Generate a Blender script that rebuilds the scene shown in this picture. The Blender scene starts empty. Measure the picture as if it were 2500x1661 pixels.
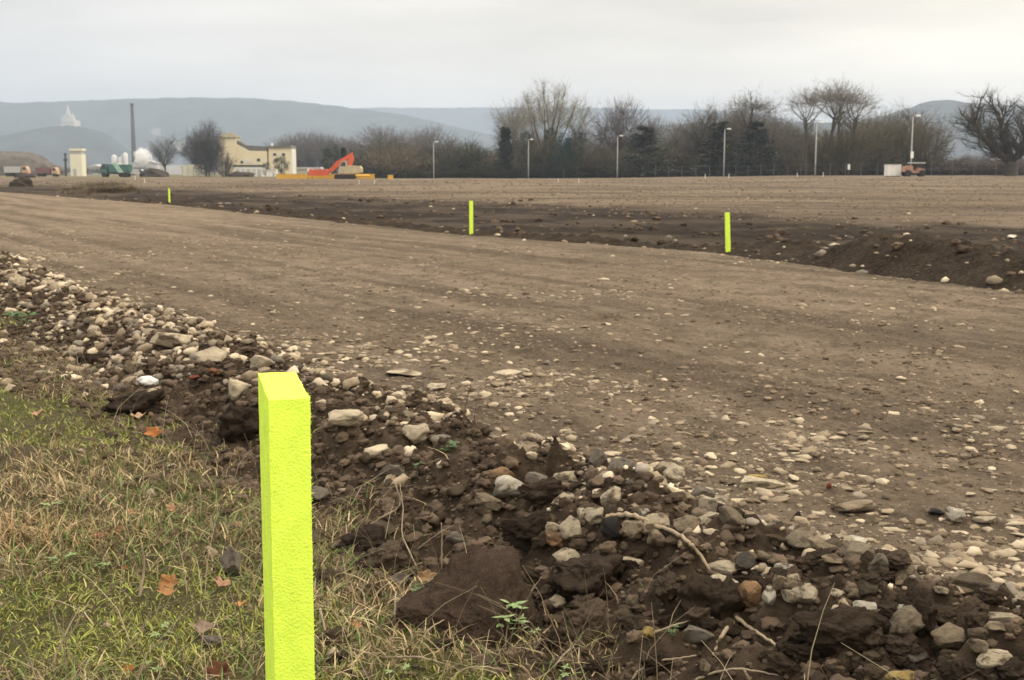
import bpy, math, random
import numpy as np
from mathutils import Vector, Matrix, noise as mnoise

random.seed(11)
rng = np.random.default_rng(5)
scene = bpy.context.scene
COL = scene.collection
R = math.radians

# ------------------------------------------------------------------ camera, sky, sun, exposure
F = 2900.0                       # focal length in pixels of the 2500 x 1661 photograph
CU, CV = 1250.0, 830.5
HORIZON = 422.0
EYE = 1.0
PITCH = math.atan((CV - HORIZON) / F)
cam_d = bpy.data.cameras.new("camera")
cam = bpy.data.objects.new("camera", cam_d)
COL.objects.link(cam)
cam.location = (0, 0, EYE)
cam.rotation_euler = (math.pi / 2 - PITCH, 0, 0)
cam_d.sensor_width = 36.0
cam_d.lens = 36.0 * F / 2500.0
cam_d.clip_start = 0.05
cam_d.clip_end = 30000
cam_d.dof.use_dof = True
cam_d.dof.focus_distance = 1.6
cam_d.dof.aperture_fstop = 24.0
scene.camera = cam

world = bpy.data.worlds.new("World")
scene.world = world
world.use_nodes = True
wn = world.node_tree
wn.nodes.clear()


def nd(nt, typ, **kw):
    n = nt.nodes.new(typ)
    for k, v in kw.items():
        setattr(n, k, v)
    return n


SUN_EL, SUN_AZ = R(42), R(55)     # azimuth clockwise from +Y
out = nd(wn, 'ShaderNodeOutputWorld')
bg = nd(wn, 'ShaderNodeBackground')
sky = nd(wn, 'ShaderNodeTexSky', sky_type='NISHITA', sun_disc=False, sun_elevation=SUN_EL, sun_rotation=SUN_AZ)
skym = nd(wn, 'ShaderNodeVectorMath', operation='SCALE'); skym.inputs['Scale'].default_value = 0.10
wn.links.new(sky.outputs[0], skym.inputs[0])
tc = nd(wn, 'ShaderNodeTexCoord')
sep = nd(wn, 'ShaderNodeSeparateXYZ'); wn.links.new(tc.outputs['Generated'], sep.inputs[0])
mp = nd(wn, 'ShaderNodeMapping'); mp.inputs['Scale'].default_value = (3.2, 3.2, 17.0); mp.inputs['Location'].default_value = (0.35, 0.2, 0.55)
wn.links.new(tc.outputs['Generated'], mp.inputs[0])
cn = nd(wn, 'ShaderNodeTexNoise'); cn.inputs['Scale'].default_value = 1.0; cn.inputs['Detail'].default_value = 4.0; cn.inputs['Roughness'].default_value = 0.45
wn.links.new(mp.outputs[0], cn.inputs['Vector'])
cr = nd(wn, 'ShaderNodeMapRange'); cr.inputs[1].default_value = 0.3; cr.inputs[2].default_value = 0.7; cr.inputs[3].default_value = 0.80; cr.inputs[4].default_value = 1.24
wn.links.new(cn.outputs[0], cr.inputs[0])
# warmer and brighter to the right
wx = nd(wn, 'ShaderNodeMapRange'); wx.inputs[1].default_value = -0.35; wx.inputs[2].default_value = 0.45
wn.links.new(sep.outputs['X'], wx.inputs[0])
wc = nd(wn, 'ShaderNodeMix', data_type='RGBA')
wc.inputs[6].default_value = (0.80, 0.757, 0.70, 1); wc.inputs[7].default_value = (1.34, 1.18, 0.93, 1)
wn.links.new(wx.outputs[0], wc.inputs[0])
# brighter towards the zenith, as any overcast sky is
zr = nd(wn, 'ShaderNodeMapRange'); zr.inputs[1].default_value = 0.12; zr.inputs[2].default_value = 1.0; zr.inputs[3].default_value = 1.0; zr.inputs[4].default_value = 3.1
wn.links.new(sep.outputs['Z'], zr.inputs[0])
m1 = nd(wn, 'ShaderNodeMath', operation='MULTIPLY'); wn.links.new(cr.outputs[0], m1.inputs[0]); wn.links.new(zr.outputs[0], m1.inputs[1])
m2 = nd(wn, 'ShaderNodeVectorMath', operation='SCALE'); wn.links.new(wc.outputs[2], m2.inputs[0]); wn.links.new(m1.outputs[0], m2.inputs['Scale'])
wm = nd(wn, 'ShaderNodeMix', data_type='RGBA'); wm.inputs[0].default_value = 0.93
wn.links.new(skym.outputs[0], wm.inputs[6]); wn.links.new(m2.outputs[0], wm.inputs[7])
wn.links.new(wm.outputs[2], bg.inputs[0]); bg.inputs[1].default_value = 1.0
wn.links.new(bg.outputs[0], out.inputs[0])

sun_d = bpy.data.lights.new("sun", 'SUN')
sun_d.energy = 1.0
sun_d.angle = R(25)
sun_d.color = (1.0, 0.95, 0.87)
sun = bpy.data.objects.new("sun", sun_d); COL.objects.link(sun)
sd = Vector((math.sin(SUN_AZ) * math.cos(SUN_EL), math.cos(SUN_AZ) * math.cos(SUN_EL), math.sin(SUN_EL)))
sun.rotation_euler = sd.to_track_quat('Z', 'Y').to_euler()

scene.view_settings.view_transform = 'Standard'
scene.view_settings.look = 'None'
scene.view_settings.exposure = 0.06
scene.view_settings.gamma = 1.0
scene.cycles.use_denoising = True
scene.cycles.volume_bounces = 3
scene.cycles.max_bounces = 6
scene.cycles.transparent_max_bounces = 8


# ------------------------------------------------------------------ pixels to points
def ray(u, v):
    d = Vector(((u - CU) / F, -(v - CV) / F, -1.0))
    return (Matrix.Rotation(math.pi / 2 - PITCH, 3, 'X') @ d)


def at(u, v, D):
    d = ray(u, v); k = D / d.y
    return Vector((d.x * k, D, EYE + d.z * k))


def project(x, y, z):
    c, s = math.cos(PITCH), math.sin(PITCH)
    zz = z - EYE
    dep = y * c - zz * s
    up = y * s + zz * c
    return CU + F * x / dep, CV - F * up / dep, dep


# ------------------------------------------------------------------ numpy noise
def h2(ix, iy, seed):
    n = (ix.astype(np.int64) * 374761393 + iy.astype(np.int64) * 668265263 + seed * 1274126177) & 0xffffffff
    n = ((n ^ (n >> 13)) * 1274126177) & 0xffffffff
    n = (n ^ (n >> 16)) & 0xffffff
    return n / float(0xffffff)


def vn(x, y, seed=0):
    xi, yi = np.floor(x), np.floor(y)
    fx, fy = x - xi, y - yi
    fx = fx * fx * fx * (fx * (fx * 6 - 15) + 10); fy = fy * fy * fy * (fy * (fy * 6 - 15) + 10)
    a, b = h2(xi, yi, seed), h2(xi + 1, yi, seed)
    c, d = h2(xi, yi + 1, seed), h2(xi + 1, yi + 1, seed)
    return (a + (b - a) * fx) * (1 - fy) + (c + (d - c) * fx) * fy


def fbm(x, y, o=4, seed=0, g=0.5):
    x = np.asarray(x, float); y = np.asarray(y, float)
    t = 0; a = 1; s = 0
    for i in range(o):
        cx, sx = math.cos(i * 0.7), math.sin(i * 0.7)
        t = t + a * vn((x * cx - y * sx) * 2 ** i + 17.3 * i, (x * sx + y * cx) * 2 ** i - 9.1 * i, seed + i); s += a; a *= g
    return t / s


def worley(x, y, seed=0):
    x = np.asarray(x, float); y = np.asarray(y, float)
    xi, yi = np.floor(x), np.floor(y)
    best = np.full(x.shape, 9.0); cid = np.zeros(x.shape)
    for dx in (-1, 0, 1):
        for dy in (-1, 0, 1):
            cx, cy = xi + dx, yi + dy
            px, py = cx + h2(cx, cy, seed), cy + h2(cx, cy, seed + 7)
            d = (px - x) ** 2 + (py - y) ** 2
            r = h2(cx, cy, seed + 13)
            m = d < best
            best = np.where(m, d, best); cid = np.where(m, r, cid)
    return np.sqrt(best), cid


def sst(a, b, x):
    t = np.clip((x - a) / (b - a), 0, 1)
    return t * t * (3 - 2 * t)


# ------------------------------------------------------------------ the lie of the land
KX = 0.62; CT = 1 / math.sqrt(1 + KX * KX)


def st(x, y):                    # across / along the near ridge
    s = ((x + 0.87) + KX * (y - 4.5)) * CT
    t = ((y - 4.5) - KX * (x + 0.87)) * CT
    return s, t


EY = np.array([0, 6, 10.2, 14.9, 19.3, 38, 60, 100, 200.0])
EX = np.array([7.5, 5.9, 4.5, 2.6, -0.75, -11, -25, -50, -112.0])


def edge_d(x, y):                # distance beyond the far edge of the strip
    return (x - np.interp(y, EY, EX)) * 0.85


def dark_mask(x, y):
    e = edge_d(x, y)
    n = fbm(x * 0.35, y * 0.35, 4, 40) - 0.5
    w = 11.0 + 3.0 * n
    m = sst(-0.15, 0.25, e + 0.9 * (fbm(x * 1.5, y * 1.5, 4, 41) - 0.5)) * (1 - sst(w - 2.0, w + 2.0, e + 5 * n + 3 * (fbm(x * 0.9, y * 0.9, 4, 42) - 0.5)))
    m = m * (0.78 + 0.22 * sst(0.36, 0.56, fbm(x * 0.5, y * 0.5, 4, 43)))
    return m * (1 - 0.6 * sst(70, 130, y))


def ground_h(x, y, fine=True):
    s, t = st(x, y)
    e = edge_d(x, y)
    r = np.sqrt(x * x + y * y)
    bank = sst(-0.15, -0.65, s)
    z = 0.10 * bank
    z = z + bank * 0.07 * (fbm(x * 2.2, y * 2.2, 3, 3) - 0.5)
    strip = sst(0.2, 0.8, s) * (1 - sst(-0.3, 0.1, e))
    z = z + strip * (0.035 * (vn(s * 1.6, t * 0.12, 21) - 0.5) + 0.02 * (fbm(s * 1.2, t * 0.5, 3, 22) - 0.5))
    dk = dark_mask(x, y)
    z = z - 0.05 * sst(-0.1, 0.4, e) * (1 - sst(8, 14, e))
    z = z + dk * (0.15 * (fbm(s * 1.1, t * 0.5, 5, 23, 0.6) - 0.5) + 0.07 * (fbm(x * 3.1, y * 3.1, 3, 25) - 0.5))
    z = z + sst(9, 13, e) * 0.14 * (fbm(x * 0.12, y * 0.07, 4, 24) - 0.5) * sst(20, 60, r)
    z = z + 0.55 * sst(70, 170, y) * sst(5, 60, x) * (1 - sst(300, 600, y))
    if fine:
        near = 1 - sst(10, 22, r)
        w, c = worley(x * 14, y * 14, 31)
        z = z + near * strip * 0.012 * np.maximum(0, 0.5 - w) * (c > 0.45)
        w2, c2 = worley(x * 5.5, y * 5.5, 33)
        z = z + near * strip * 0.03 * np.maximum(0, 0.42 - w2) * (c2 > 0.6)
        z = z + near * strip * (0.026 * (fbm(x * 13, y * 13, 4, 34, 0.6) - 0.5) + 0.03 * (fbm(s * 3.2, t * 1.2, 4, 35) - 0.5))
    return z


def ridge_h(x, y):               # the near windrow of dug soil
    s, t = st(x, y)
    base = ground_h(x, y, False)
    wob = 0.12 * (fbm(t * 0.9, t * 0 + 2.0, 3, 50) - 0.5) * 2
    q = np.abs(s - 0.02 - wob) / 0.40
    prof = np.exp(-q ** 2.6 * 1.1)
    hgt = 0.155 * (0.72 + 0.7 * (fbm(t * 1.3, t * 0 + 7.0, 3, 51)))
    w, c = worley(x * 9, y * 9, 52)
    w3, c3 = worley(x * 21, y * 21, 55)
    lump = 0.075 * np.maximum(0, 0.62 - w) * (0.3 + c) + 0.028 * np.maximum(0, 0.6 - w3)
    lump = lump + 0.07 * (fbm(x * 4, y * 4, 4, 53) - 0.45) + 0.02 * (fbm(x * 26, y * 26, 3, 54) - 0.5)
    wa, ca = worley(x * 34 + 3 * fbm(x * 8, y * 8, 2, 57), y * 34, 56)
    lump = lump + 0.022 * np.maximum(0, 0.7 - wa) * (0.4 + ca) + 0.055 * (0.32 - np.abs(fbm(x * 7, y * 7, 3, 59) - 0.5) * 2)
    # irregular skirts of crumbs spilling off the ridge
    spill = 0.05 * sst(0.42, 0.62, fbm(x * 2.4, y * 2.4, 3, 58)) * np.exp(-(np.abs(s + 0.15) / 0.62) ** 4)
    return base + hgt * prof + lump * np.clip(prof * 1.2 + 0.15, 0, 1) + spill - 0.055 * (1 - 0.75 * prof)


def ridge2_h(x, y):              # the dark windrow on the far edge of the strip
    e = edge_d(x, y)
    base = ground_h(x, y, False)
    q = np.abs(e - 0.45) / 0.5
    prof = np.exp(-q ** 2.4)
    amp = 0.20 * (1 - sst(12.5, 16.0, y)) + 0.05 * (1 - sst(16, 30, y)) + 0.10 * np.exp(-((y - 29) / 1.6) ** 2) + 0.04
    w, c = worley(x * 5, y * 5, 62)
    lump = 0.09 * np.maximum(0, 0.6 - w) * (0.3 + c) + 0.09 * (fbm(x * 2.6, y * 2.6, 4, 63) - 0.45)
    return base + amp * prof * (0.7 + 0.6 * fbm(y * 1.1, y * 0, 3, 64)) + lump * prof - 0.06 * (1 - 0.8 * prof)


def H(x, y):
    x = np.asarray(x, float); y = np.asarray(y, float)
    z = ground_h(x, y)
    s, t = st(x, y)
    z = np.where((np.abs(s) < 0.9) & (y < 26), np.maximum(z, ridge_h(x, y)), z)
    e = edge_d(x, y)
    z = np.where((np.abs(e - 0.45) < 0.9) & (y > 5) & (y < 45), np.maximum(z, ridge2_h(x, y)), z)
    return z


def hz(x, y):
    return float(H(np.array([x]), np.array([y]))[0])


def on(u, v):
    """the point of the land seen along pixel u, v"""
    d = ray(u, v)
    k = np.geomspace(1.2, 400, 3000)
    x, y, z = d.x * k, d.y * k, EYE + d.z * k
    b = np.nonzero(z < H(x, y))[0]
    i = b[0] if len(b) else len(k) - 1
    return Vector((x[i], y[i], hz(x[i], y[i])))


# ------------------------------------------------------------------ materials
def pmat(name, color, rough=0.9, spec=0.15, var=0.15, scale=8.0, bump=0.0, bscale=40.0, src=None, metal=0.0):
    """principled material with noise variation; src: None, 'object' (object colour) or 'attr' (Col attribute)"""
    m = bpy.data.materials.new(name); m.use_nodes = True
    nt = m.node_tree; b = nt.nodes['Principled BSDF']
    b.inputs['Roughness'].default_value = rough
    b.inputs['Specular IOR Level'].default_value = spec
    b.inputs['Metallic'].default_value = metal
    tcn = nd(nt, 'ShaderNodeTexCoord')
    no = nd(nt, 'ShaderNodeTexNoise'); no.inputs['Scale'].default_value = scale; no.inputs['Detail'].default_value = 5
    nt.links.new(tcn.outputs['Object'], no.inputs['Vector'])
    mr = nd(nt, 'ShaderNodeMapRange'); mr.inputs[1].default_value = 0.25; mr.inputs[2].default_value = 0.75
    mr.inputs[3].default_value = 1 - var; mr.inputs[4].default_value = 1 + var
    nt.links.new(no.outputs[0], mr.inputs[0])
    sc = nd(nt, 'ShaderNodeVectorMath', operation='SCALE')
    nt.links.new(mr.outputs[0], sc.inputs['Scale'])
    if src == 'object':
        oi = nd(nt, 'ShaderNodeObjectInfo'); nt.links.new(oi.outputs['Color'], sc.inputs[0])
    elif src == 'attr':
        at_ = nd(nt, 'ShaderNodeAttribute', attribute_name='Col'); nt.links.new(at_.outputs['Color'], sc.inputs[0])
    else:
        sc.inputs[0].default_value = color
    nt.links.new(sc.outputs[0], b.inputs['Base Color'])
    if bump > 0:
        n2 = nd(nt, 'ShaderNodeTexNoise'); n2.inputs['Scale'].default_value = bscale; n2.inputs['Detail'].default_value = 6
        nt.links.new(tcn.outputs['Object'], n2.inputs['Vector'])
        bp = nd(nt, 'ShaderNodeBump'); bp.inputs['Strength'].default_value = 1.0; bp.inputs['Distance'].default_value = bump
        nt.links.new(n2.outputs[0], bp.inputs['Height']); nt.links.new(bp.outputs[0], b.inputs['Normal'])
    return m


def mixc(nt, fac, a, b):
    n = nd(nt, 'ShaderNodeMix', data_type='RGBA')
    for sock, val in ((n.inputs[0], fac), (n.inputs[6], a), (n.inputs[7], b)):
        if isinstance(val, (int, float)):
            sock.default_value = val
        elif isinstance(val, tuple):
            sock.default_value = val if len(val) == 4 else (*val, 1)
        else:
            nt.links.new(val, sock)
    return n.outputs[2]


def ramp(nt, val, lo, hi, a=0.0, b=1.0):
    n = nd(nt, 'ShaderNodeMapRange'); n.inputs[1].default_value = lo; n.inputs[2].default_value = hi
    n.inputs[3].default_value = a; n.inputs[4].default_value = b
    nt.links.new(val, n.inputs[0]); return n.outputs[0]


def tex(nt, vec, scale, detail=5, rough=0.55, typ='noise'):
    if typ == 'noise':
        n = nd(nt, 'ShaderNodeTexNoise'); n.inputs['Detail'].default_value = detail; n.inputs['Roughness'].default_value = rough
    else:
        n = nd(nt, 'ShaderNodeTexVoronoi')
    n.inputs['Scale'].default_value = scale
    nt.links.new(vec, n.inputs['Vector'])
    return n.outputs[0] if typ == 'noise' else n.outputs['Distance']


def mul(nt, a, b):
    n = nd(nt, 'ShaderNodeMath', operation='MULTIPLY')
    for s_, v_ in ((n.inputs[0], a), (n.inputs[1], b)):
        if isinstance(v_, (int, float)):
            s_.default_value = v_
        else:
            nt.links.new(v_, s_)
    return n.outputs[0]


def ground_material():
    m = bpy.data.materials.new('scraped_earth'); m.use_nodes = True
    nt = m.node_tree; b = nt.nodes['Principled BSDF']
    b.inputs['Roughness'].default_value = 0.95; b.inputs['Specular IOR Level'].default_value = 0.1
    tcn = nd(nt, 'ShaderNodeTexCoord'); P = tcn.outputs['Object']
    mpn = nd(nt, 'ShaderNodeMapping', vector_type='TEXTURE'); mpn.inputs['Rotation'].default_value = (0, 0, R(31.8)); mpn.inputs['Scale'].default_value = (1.0, 6.0, 1.0)
    nt.links.new(P, mpn.inputs[0]); S = mpn.outputs[0]
    mpf = nd(nt, 'ShaderNodeMapping', vector_type='TEXTURE'); mpf.inputs['Rotation'].default_value = (0, 0, R(75)); mpf.inputs['Scale'].default_value = (1.0, 2.2, 1.0)
    nt.links.new(P, mpf.inputs[0]); S2 = mpf.outputs[0]
    at_ = nd(nt, 'ShaderNodeAttribute', attribute_name='zones')
    sp = nd(nt, 'ShaderNodeSeparateColor'); nt.links.new(at_.outputs['Color'], sp.inputs[0])
    dark, green, far = sp.outputs[0], sp.outputs[1], sp.outputs[2]
    mpl = nd(nt, 'ShaderNodeMapping', vector_type='TEXTURE'); mpl.inputs['Rotation'].default_value = (0, 0, R(31.8)); mpl.inputs['Scale'].default_value = (1.0, 16.0, 1.0)
    nt.links.new(P, mpl.inputs[0]); S3 = mpl.outputs[0]
    c = mixc(nt, ramp(nt, tex(nt, S, 1.3, 5), 0.38, 0.62), (0.190, 0.142, 0.099), (0.288, 0.220, 0.155))
    c = mixc(nt, ramp(nt, tex(nt, S3, 1.35, 5, 0.62), 0.48, 0.60, 0, 0.85), c, (0.118, 0.088, 0.062))
    c = mixc(nt, ramp(nt, tex(nt, S3, 2.4, 5, 0.62), 0.50, 0.64, 0, 0.75), c, (0.325, 0.255, 0.185))
    c = mixc(nt, ramp(nt, tex(nt, P, 3.2, 6, 0.65), 0.46, 0.66, 0, 0.75), c, (0.098, 0.075, 0.051))
    c = mixc(nt, ramp(nt, tex(nt, P, 30, 6, 0.78), 0.53, 0.66, 0, 0.75), c, (0.078, 0.058, 0.039))
    c = mixc(nt, ramp(nt, tex(nt, P, 47, 5, 0.75), 0.54, 0.66, 0, 0.8), c, (0.34, 0.275, 0.195))
    c = mixc(nt, ramp(nt, tex(nt, P, 10, 6, 0.72), 0.53, 0.63, 0, 0.55), c, (0.098, 0.074, 0.050))
    c = mixc(nt, ramp(nt, tex(nt, S, 7, 5, 0.7), 0.55, 0.66, 0, 0.5), c, (0.31, 0.25, 0.175))
    # tonal bands of the open field
    fc = mixc(nt, ramp(nt, tex(nt, S2, 0.13, 8, 0.68), 0.43, 0.58), (0.085, 0.065, 0.046), (0.205, 0.156, 0.109))
    fc = mixc(nt, ramp(nt, tex(nt, S2, 0.5, 6, 0.7), 0.47, 0.62, 0, 0.75), fc, (0.085, 0.064, 0.045))
    fc = mixc(nt, ramp(nt, tex(nt, P, 1.6, 6, 0.75), 0.53, 0.68, 0, 0.7), fc, (0.30, 0.235, 0.165))
    c = mixc(nt, far, c, fc)
    dc = mixc(nt, ramp(nt, tex(nt, S, 1.9, 8, 0.72), 0.40, 0.64), (0.016, 0.0115, 0.008), (0.043, 0.031, 0.022))
    dc = mixc(nt, ramp(nt, tex(nt, P, 5, 8, 0.75), 0.56, 0.70, 0, 0.6), dc, (0.095, 0.071, 0.050))
    c = mixc(nt, dark, c, dc)
    gc = mixc(nt, ramp(nt, tex(nt, P, 3.0, 5, 0.6), 0.4, 0.62), (0.120, 0.098, 0.058), (0.125, 0.130, 0.040))
    gc = mixc(nt, ramp(nt, tex(nt, P, 30, 4, 0.7), 0.5, 0.7, 0, 0.7), gc, (0.17, 0.135, 0.085))
    c = mixc(nt, green, c, gc)
    nt.links.new(c, b.inputs['Base Color'])
    add = nd(nt, 'ShaderNodeMath', operation='ADD')
    nt.links.new(tex(nt, P, 38, 7, 0.78), add.inputs[0]); nt.links.new(tex(nt, P, 7, 5, 0.6), add.inputs[1])
    bp = nd(nt, 'ShaderNodeBump'); bp.inputs['Strength'].default_value = 1.0; bp.inputs['Distance'].default_value = 0.05
    nt.links.new(add.outputs[0], bp.inputs['Height']); nt.links.new(bp.outputs[0], b.inputs['Normal'])
    return m


def soil_material(name, lo, hi, pale):
    m = bpy.data.materials.new(name); m.use_nodes = True
    nt = m.node_tree; b = nt.nodes['Principled BSDF']
    b.inputs['Roughness'].default_value = 0.95; b.inputs['Specular IOR Level'].default_value = 0.08
    tcn = nd(nt, 'ShaderNodeTexCoord'); P = tcn.outputs['Object']
    c = mixc(nt, ramp(nt, tex(nt, P, 3.5, 6, 0.65), 0.38, 0.66), lo, hi)
    c = mixc(nt, ramp(nt, tex(nt, P, 26, 6, 0.75), 0.48, 0.70, 0, 0.8), c, pale)
    nt.links.new(c, b.inputs['Base Color'])
    bp = nd(nt, 'ShaderNodeBump'); bp.inputs['Strength'].default_value = 1.0; bp.inputs['Distance'].default_value = 0.03
    nt.links.new(tex(nt, P, 48, 8, 0.78), bp.inputs['Height']); nt.links.new(bp.outputs[0], b.inputs['Normal'])
    return m


M_ground = ground_material()
M_soil = soil_material('dug_soil', (0.045, 0.032, 0.022), (0.108, 0.077, 0.053), (0.185, 0.138, 0.096))
M_tilled = soil_material('dark_tilled_soil', (0.020, 0.0145, 0.010), (0.046, 0.034, 0.024), (0.10, 0.076, 0.054))
M_slab = soil_material('fine_brown_soil', (0.085, 0.057, 0.041), (0.135, 0.093, 0.068), (0.19, 0.14, 0.105))
def stone_material(name, rough_sc, caked, bump):
    m = bpy.data.materials.new(name); m.use_nodes = True
    nt = m.node_tree; b = nt.nodes['Principled BSDF']
    b.inputs['Roughness'].default_value = 0.95; b.inputs['Specular IOR Level'].default_value = 0.1
    tcn = nd(nt, 'ShaderNodeTexCoord'); oi = nd(nt, 'ShaderNodeObjectInfo')
    ad = nd(nt, 'ShaderNodeVectorMath', operation='ADD'); nt.links.new(tcn.outputs['Object'], ad.inputs[0])
    ml = nd(nt, 'ShaderNodeVectorMath', operation='SCALE'); ml.inputs[0].default_value = (31, 17, 53); nt.links.new(oi.outputs['Random'], ml.inputs['Scale'])
    nt.links.new(ml.outputs[0], ad.inputs[1]); P = ad.outputs[0]
    sc = nd(nt, 'ShaderNodeVectorMath', operation='SCALE'); nt.links.new(oi.outputs['Color'], sc.inputs[0])
    nt.links.new(ramp(nt, tex(nt, P, 2.2, 7, 0.7), 0.3, 0.7, 0.62, 1.25), sc.inputs['Scale'])
    c = mixc(nt, ramp(nt, tex(nt, P, 1.1, 6, 0.62), caked, caked + 0.09, 0, 0.85), sc.outputs[0], (0.085, 0.062, 0.043))
    nt.links.new(c, b.inputs['Base Color'])
    bp = nd(nt, 'ShaderNodeBump'); bp.inputs['Strength'].default_value = 0.9; bp.inputs['Distance'].default_value = bump
    nt.links.new(tex(nt, P, rough_sc, 6, 0.75), bp.inputs['Height']); nt.links.new(bp.outputs[0], b.inputs['Normal'])
    return m


M_stone = stone_material('stone', 7, 0.52, 0.014)
M_clod = stone_material('soil_clod', 8, 0.62, 0.02)
M_grit = pmat('grit', None, 0.92, 0.12, 0.25, 30, 0.0, 40, 'attr')
M_blade = pmat('grass_blade', None, 0.75, 0.2, 0.1, 20, 0.0, 40, 'attr')


# ------------------------------------------------------------------ object helpers
def link(name, me, parent=None, mat=None):
    o = bpy.data.objects.new(name, me); COL.objects.link(o)
    if parent is not None:
        o.parent = parent
    if mat is not None and me is not None and not me.materials:
        me.materials.append(mat)
    return o


def tag(o, label=None, cat=None, group=None, kind=None):
    if label: o['label'] = label
    if cat: o['category'] = cat
    if group: o['group'] = group
    if kind: o['kind'] = kind
    return o


def empty(name, loc, label, cat, group=None, rz=0.0):
    o = bpy.data.objects.new(name, None); COL.objects.link(o)
    o.location = loc; o.rotation_euler = (0, 0, rz); o.empty_display_size = 0.2
    return tag(o, label, cat, group)


def np_mesh(name, V, faces, smooth=True, col=None, attr='Col'):
    """V (n,3) array; faces: (m,k) int array or list of lists"""
    me = bpy.data.meshes.new(name)
    V = np.asarray(V, np.float32)
    if isinstance(faces, np.ndarray):
        m, k = faces.shape
        me.vertices.add(len(V)); me.vertices.foreach_set('co', V.ravel())
        me.loops.add(m * k); me.loops.foreach_set('vertex_index', faces.astype(np.int32).ravel())
        me.polygons.add(m); me.polygons.foreach_set('loop_start', np.arange(0, m * k, k, dtype=np.int32))
        me.polygons.foreach_set('loop_total', np.full(m, k, np.int32))
        me.update(calc_edges=True)
    else:
        me.from_pydata([tuple(map(float, v)) for v in V], [], faces)
    if smooth:
        me.polygons.foreach_set('use_smooth', np.ones(len(me.polygons), bool))
    if col is not None:
        a = me.color_attributes.new(attr, 'FLOAT_COLOR', 'POINT')
        c4 = np.ones((len(V), 4), np.float32); c4[:, :col.shape[1]] = col
        a.data.foreach_set('color', c4.ravel())
    me.validate()
    return me


def grid_faces(nu, nv):
    i = np.arange((nu - 1) * (nv - 1)); a = (i // (nv - 1)) * nv + i % (nv - 1)
    return np.stack([a, a + nv, a + nv + 1, a + 1], 1)


class MB:
    def __init__(s): s.v = []; s.f = []

    def add(s, V, Fc):
        n = len(s.v); s.v += [tuple(p) for p in V]; s.f += [[i + n for i in f] for f in Fc]

    def box(s, c, d, rz=0.0, taper=1.0):
        V = []
        for z, k in ((-1, 1.0), (1, taper)):
            for x, y in ((-1, -1), (1, -1), (1, 1), (-1, 1)):
                px, py = x * d[0] / 2 * k, y * d[1] / 2 * k
                V.append((c[0] + px * math.cos(rz) - py * math.sin(rz), c[1] + px * math.sin(rz) + py * math.cos(rz), c[2] + z * d[2] / 2))
        s.add(V, [[3, 2, 1, 0], [4, 5, 6, 7], [0, 1, 5, 4], [1, 2, 6, 5], [2, 3, 7, 6], [3, 0, 4, 7]])

    def prism(s, poly, y0, y1):          # outline in x,z pushed along y
        n = len(poly)
        V = [(x, y0, z) for x, z in poly] + [(x, y1, z) for x, z in poly]
        s.add(V, [list(range(n)), list(range(2 * n - 1, n - 1, -1))] + [[(i + 1) % n, i, n + i, n + (i + 1) % n] for i in range(n)])

    def tube(s, pts, rad, n=6):
        pts = [Vector(p) for p in pts]; N = len(pts)
        rad = rad if isinstance(rad, (list, tuple)) else [rad] * N
        V = []; ref = Vector((0.3, 0.2, 1)).normalized()
        for i, p in enumerate(pts):
            d = (pts[min(i + 1, N - 1)] - pts[max(i - 1, 0)]).normalized()
            r0 = ref if abs(d.dot(ref)) < 0.95 else Vector((1, 0, 0))
            a = d.cross(r0).normalized(); b = d.cross(a)
            for k in range(n):
                t = 2 * math.pi * k / n
                V.append(p + (a * math.cos(t) + b * math.sin(t)) * rad[i])
        Fc = [[i * n + k, i * n + (k + 1) % n, (i + 1) * n + (k + 1) % n, (i + 1) * n + k] for i in range(N - 1) for k in range(n)]
        Fc += [list(range(n - 1, -1, -1)), list(range((N - 1) * n, N * n))]
        s.add(V, Fc)

    def lathe(s, prof, n=16, c=(0, 0, 0)):
        V = [(c[0] + r * math.cos(2 * math.pi * k / n), c[1] + r * math.sin(2 * math.pi * k / n), c[2] + z) for r, z in prof for k in range(n)]
        Fc = [[i * n + k, i * n + (k + 1) % n, (i + 1) * n + (k + 1) % n, (i + 1) * n + k] for i in range(len(prof) - 1) for k in range(n)]
        Fc += [list(range(n - 1, -1, -1)), list(range((len(prof) - 1) * n, len(prof) * n))]
        s.add(V, Fc)

    def build(s, name, mat, parent=None, smooth=False):
        me = bpy.data.meshes.new(name); me.from_pydata(s.v, [], s.f)
        if smooth:
            me.polygons.foreach_set('use_smooth', np.ones(len(me.polygons), bool))
        return link(name, me, parent, mat)


# ------------------------------------------------------------------ ground sheet
th = np.concatenate([np.linspace(-84, -29, 30)[:-1], np.linspace(-29, 29, 480), np.linspace(29, 84, 30)[1:]]) * math.pi / 180
rr = np.concatenate([np.geomspace(0.5, 24, 760)[:-1], np.geomspace(24, 9500, 230)])
RR, TH = np.meshgrid(rr, th, indexing='ij')
gx, gy = (RR * np.sin(TH)).ravel(), (RR * np.cos(TH)).ravel()
gz = ground_h(gx, gy)
s_, t_ = st(gx, gy)
zone = np.zeros((len(gx), 3))
zone[:, 0] = dark_mask(gx, gy)
zone[:, 1] = np.maximum(sst(-0.35, -0.6, s_ + 0.25 * (fbm(gx * 3, gy * 3, 3, 70) - 0.5)) * (1 - sst(60, 90, gy)), 0.75 * sst(215, 260, gy))
zone[:, 2] = sst(8, 13, edge_d(gx, gy))
me = np_mesh('ground', np.stack([gx, gy, gz], 1), grid_faces(len(rr), len(th))[:, ::-1].copy(), True, zone, 'zones')
tag(link('ground', me, None, M_ground), kind='structure')

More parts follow.
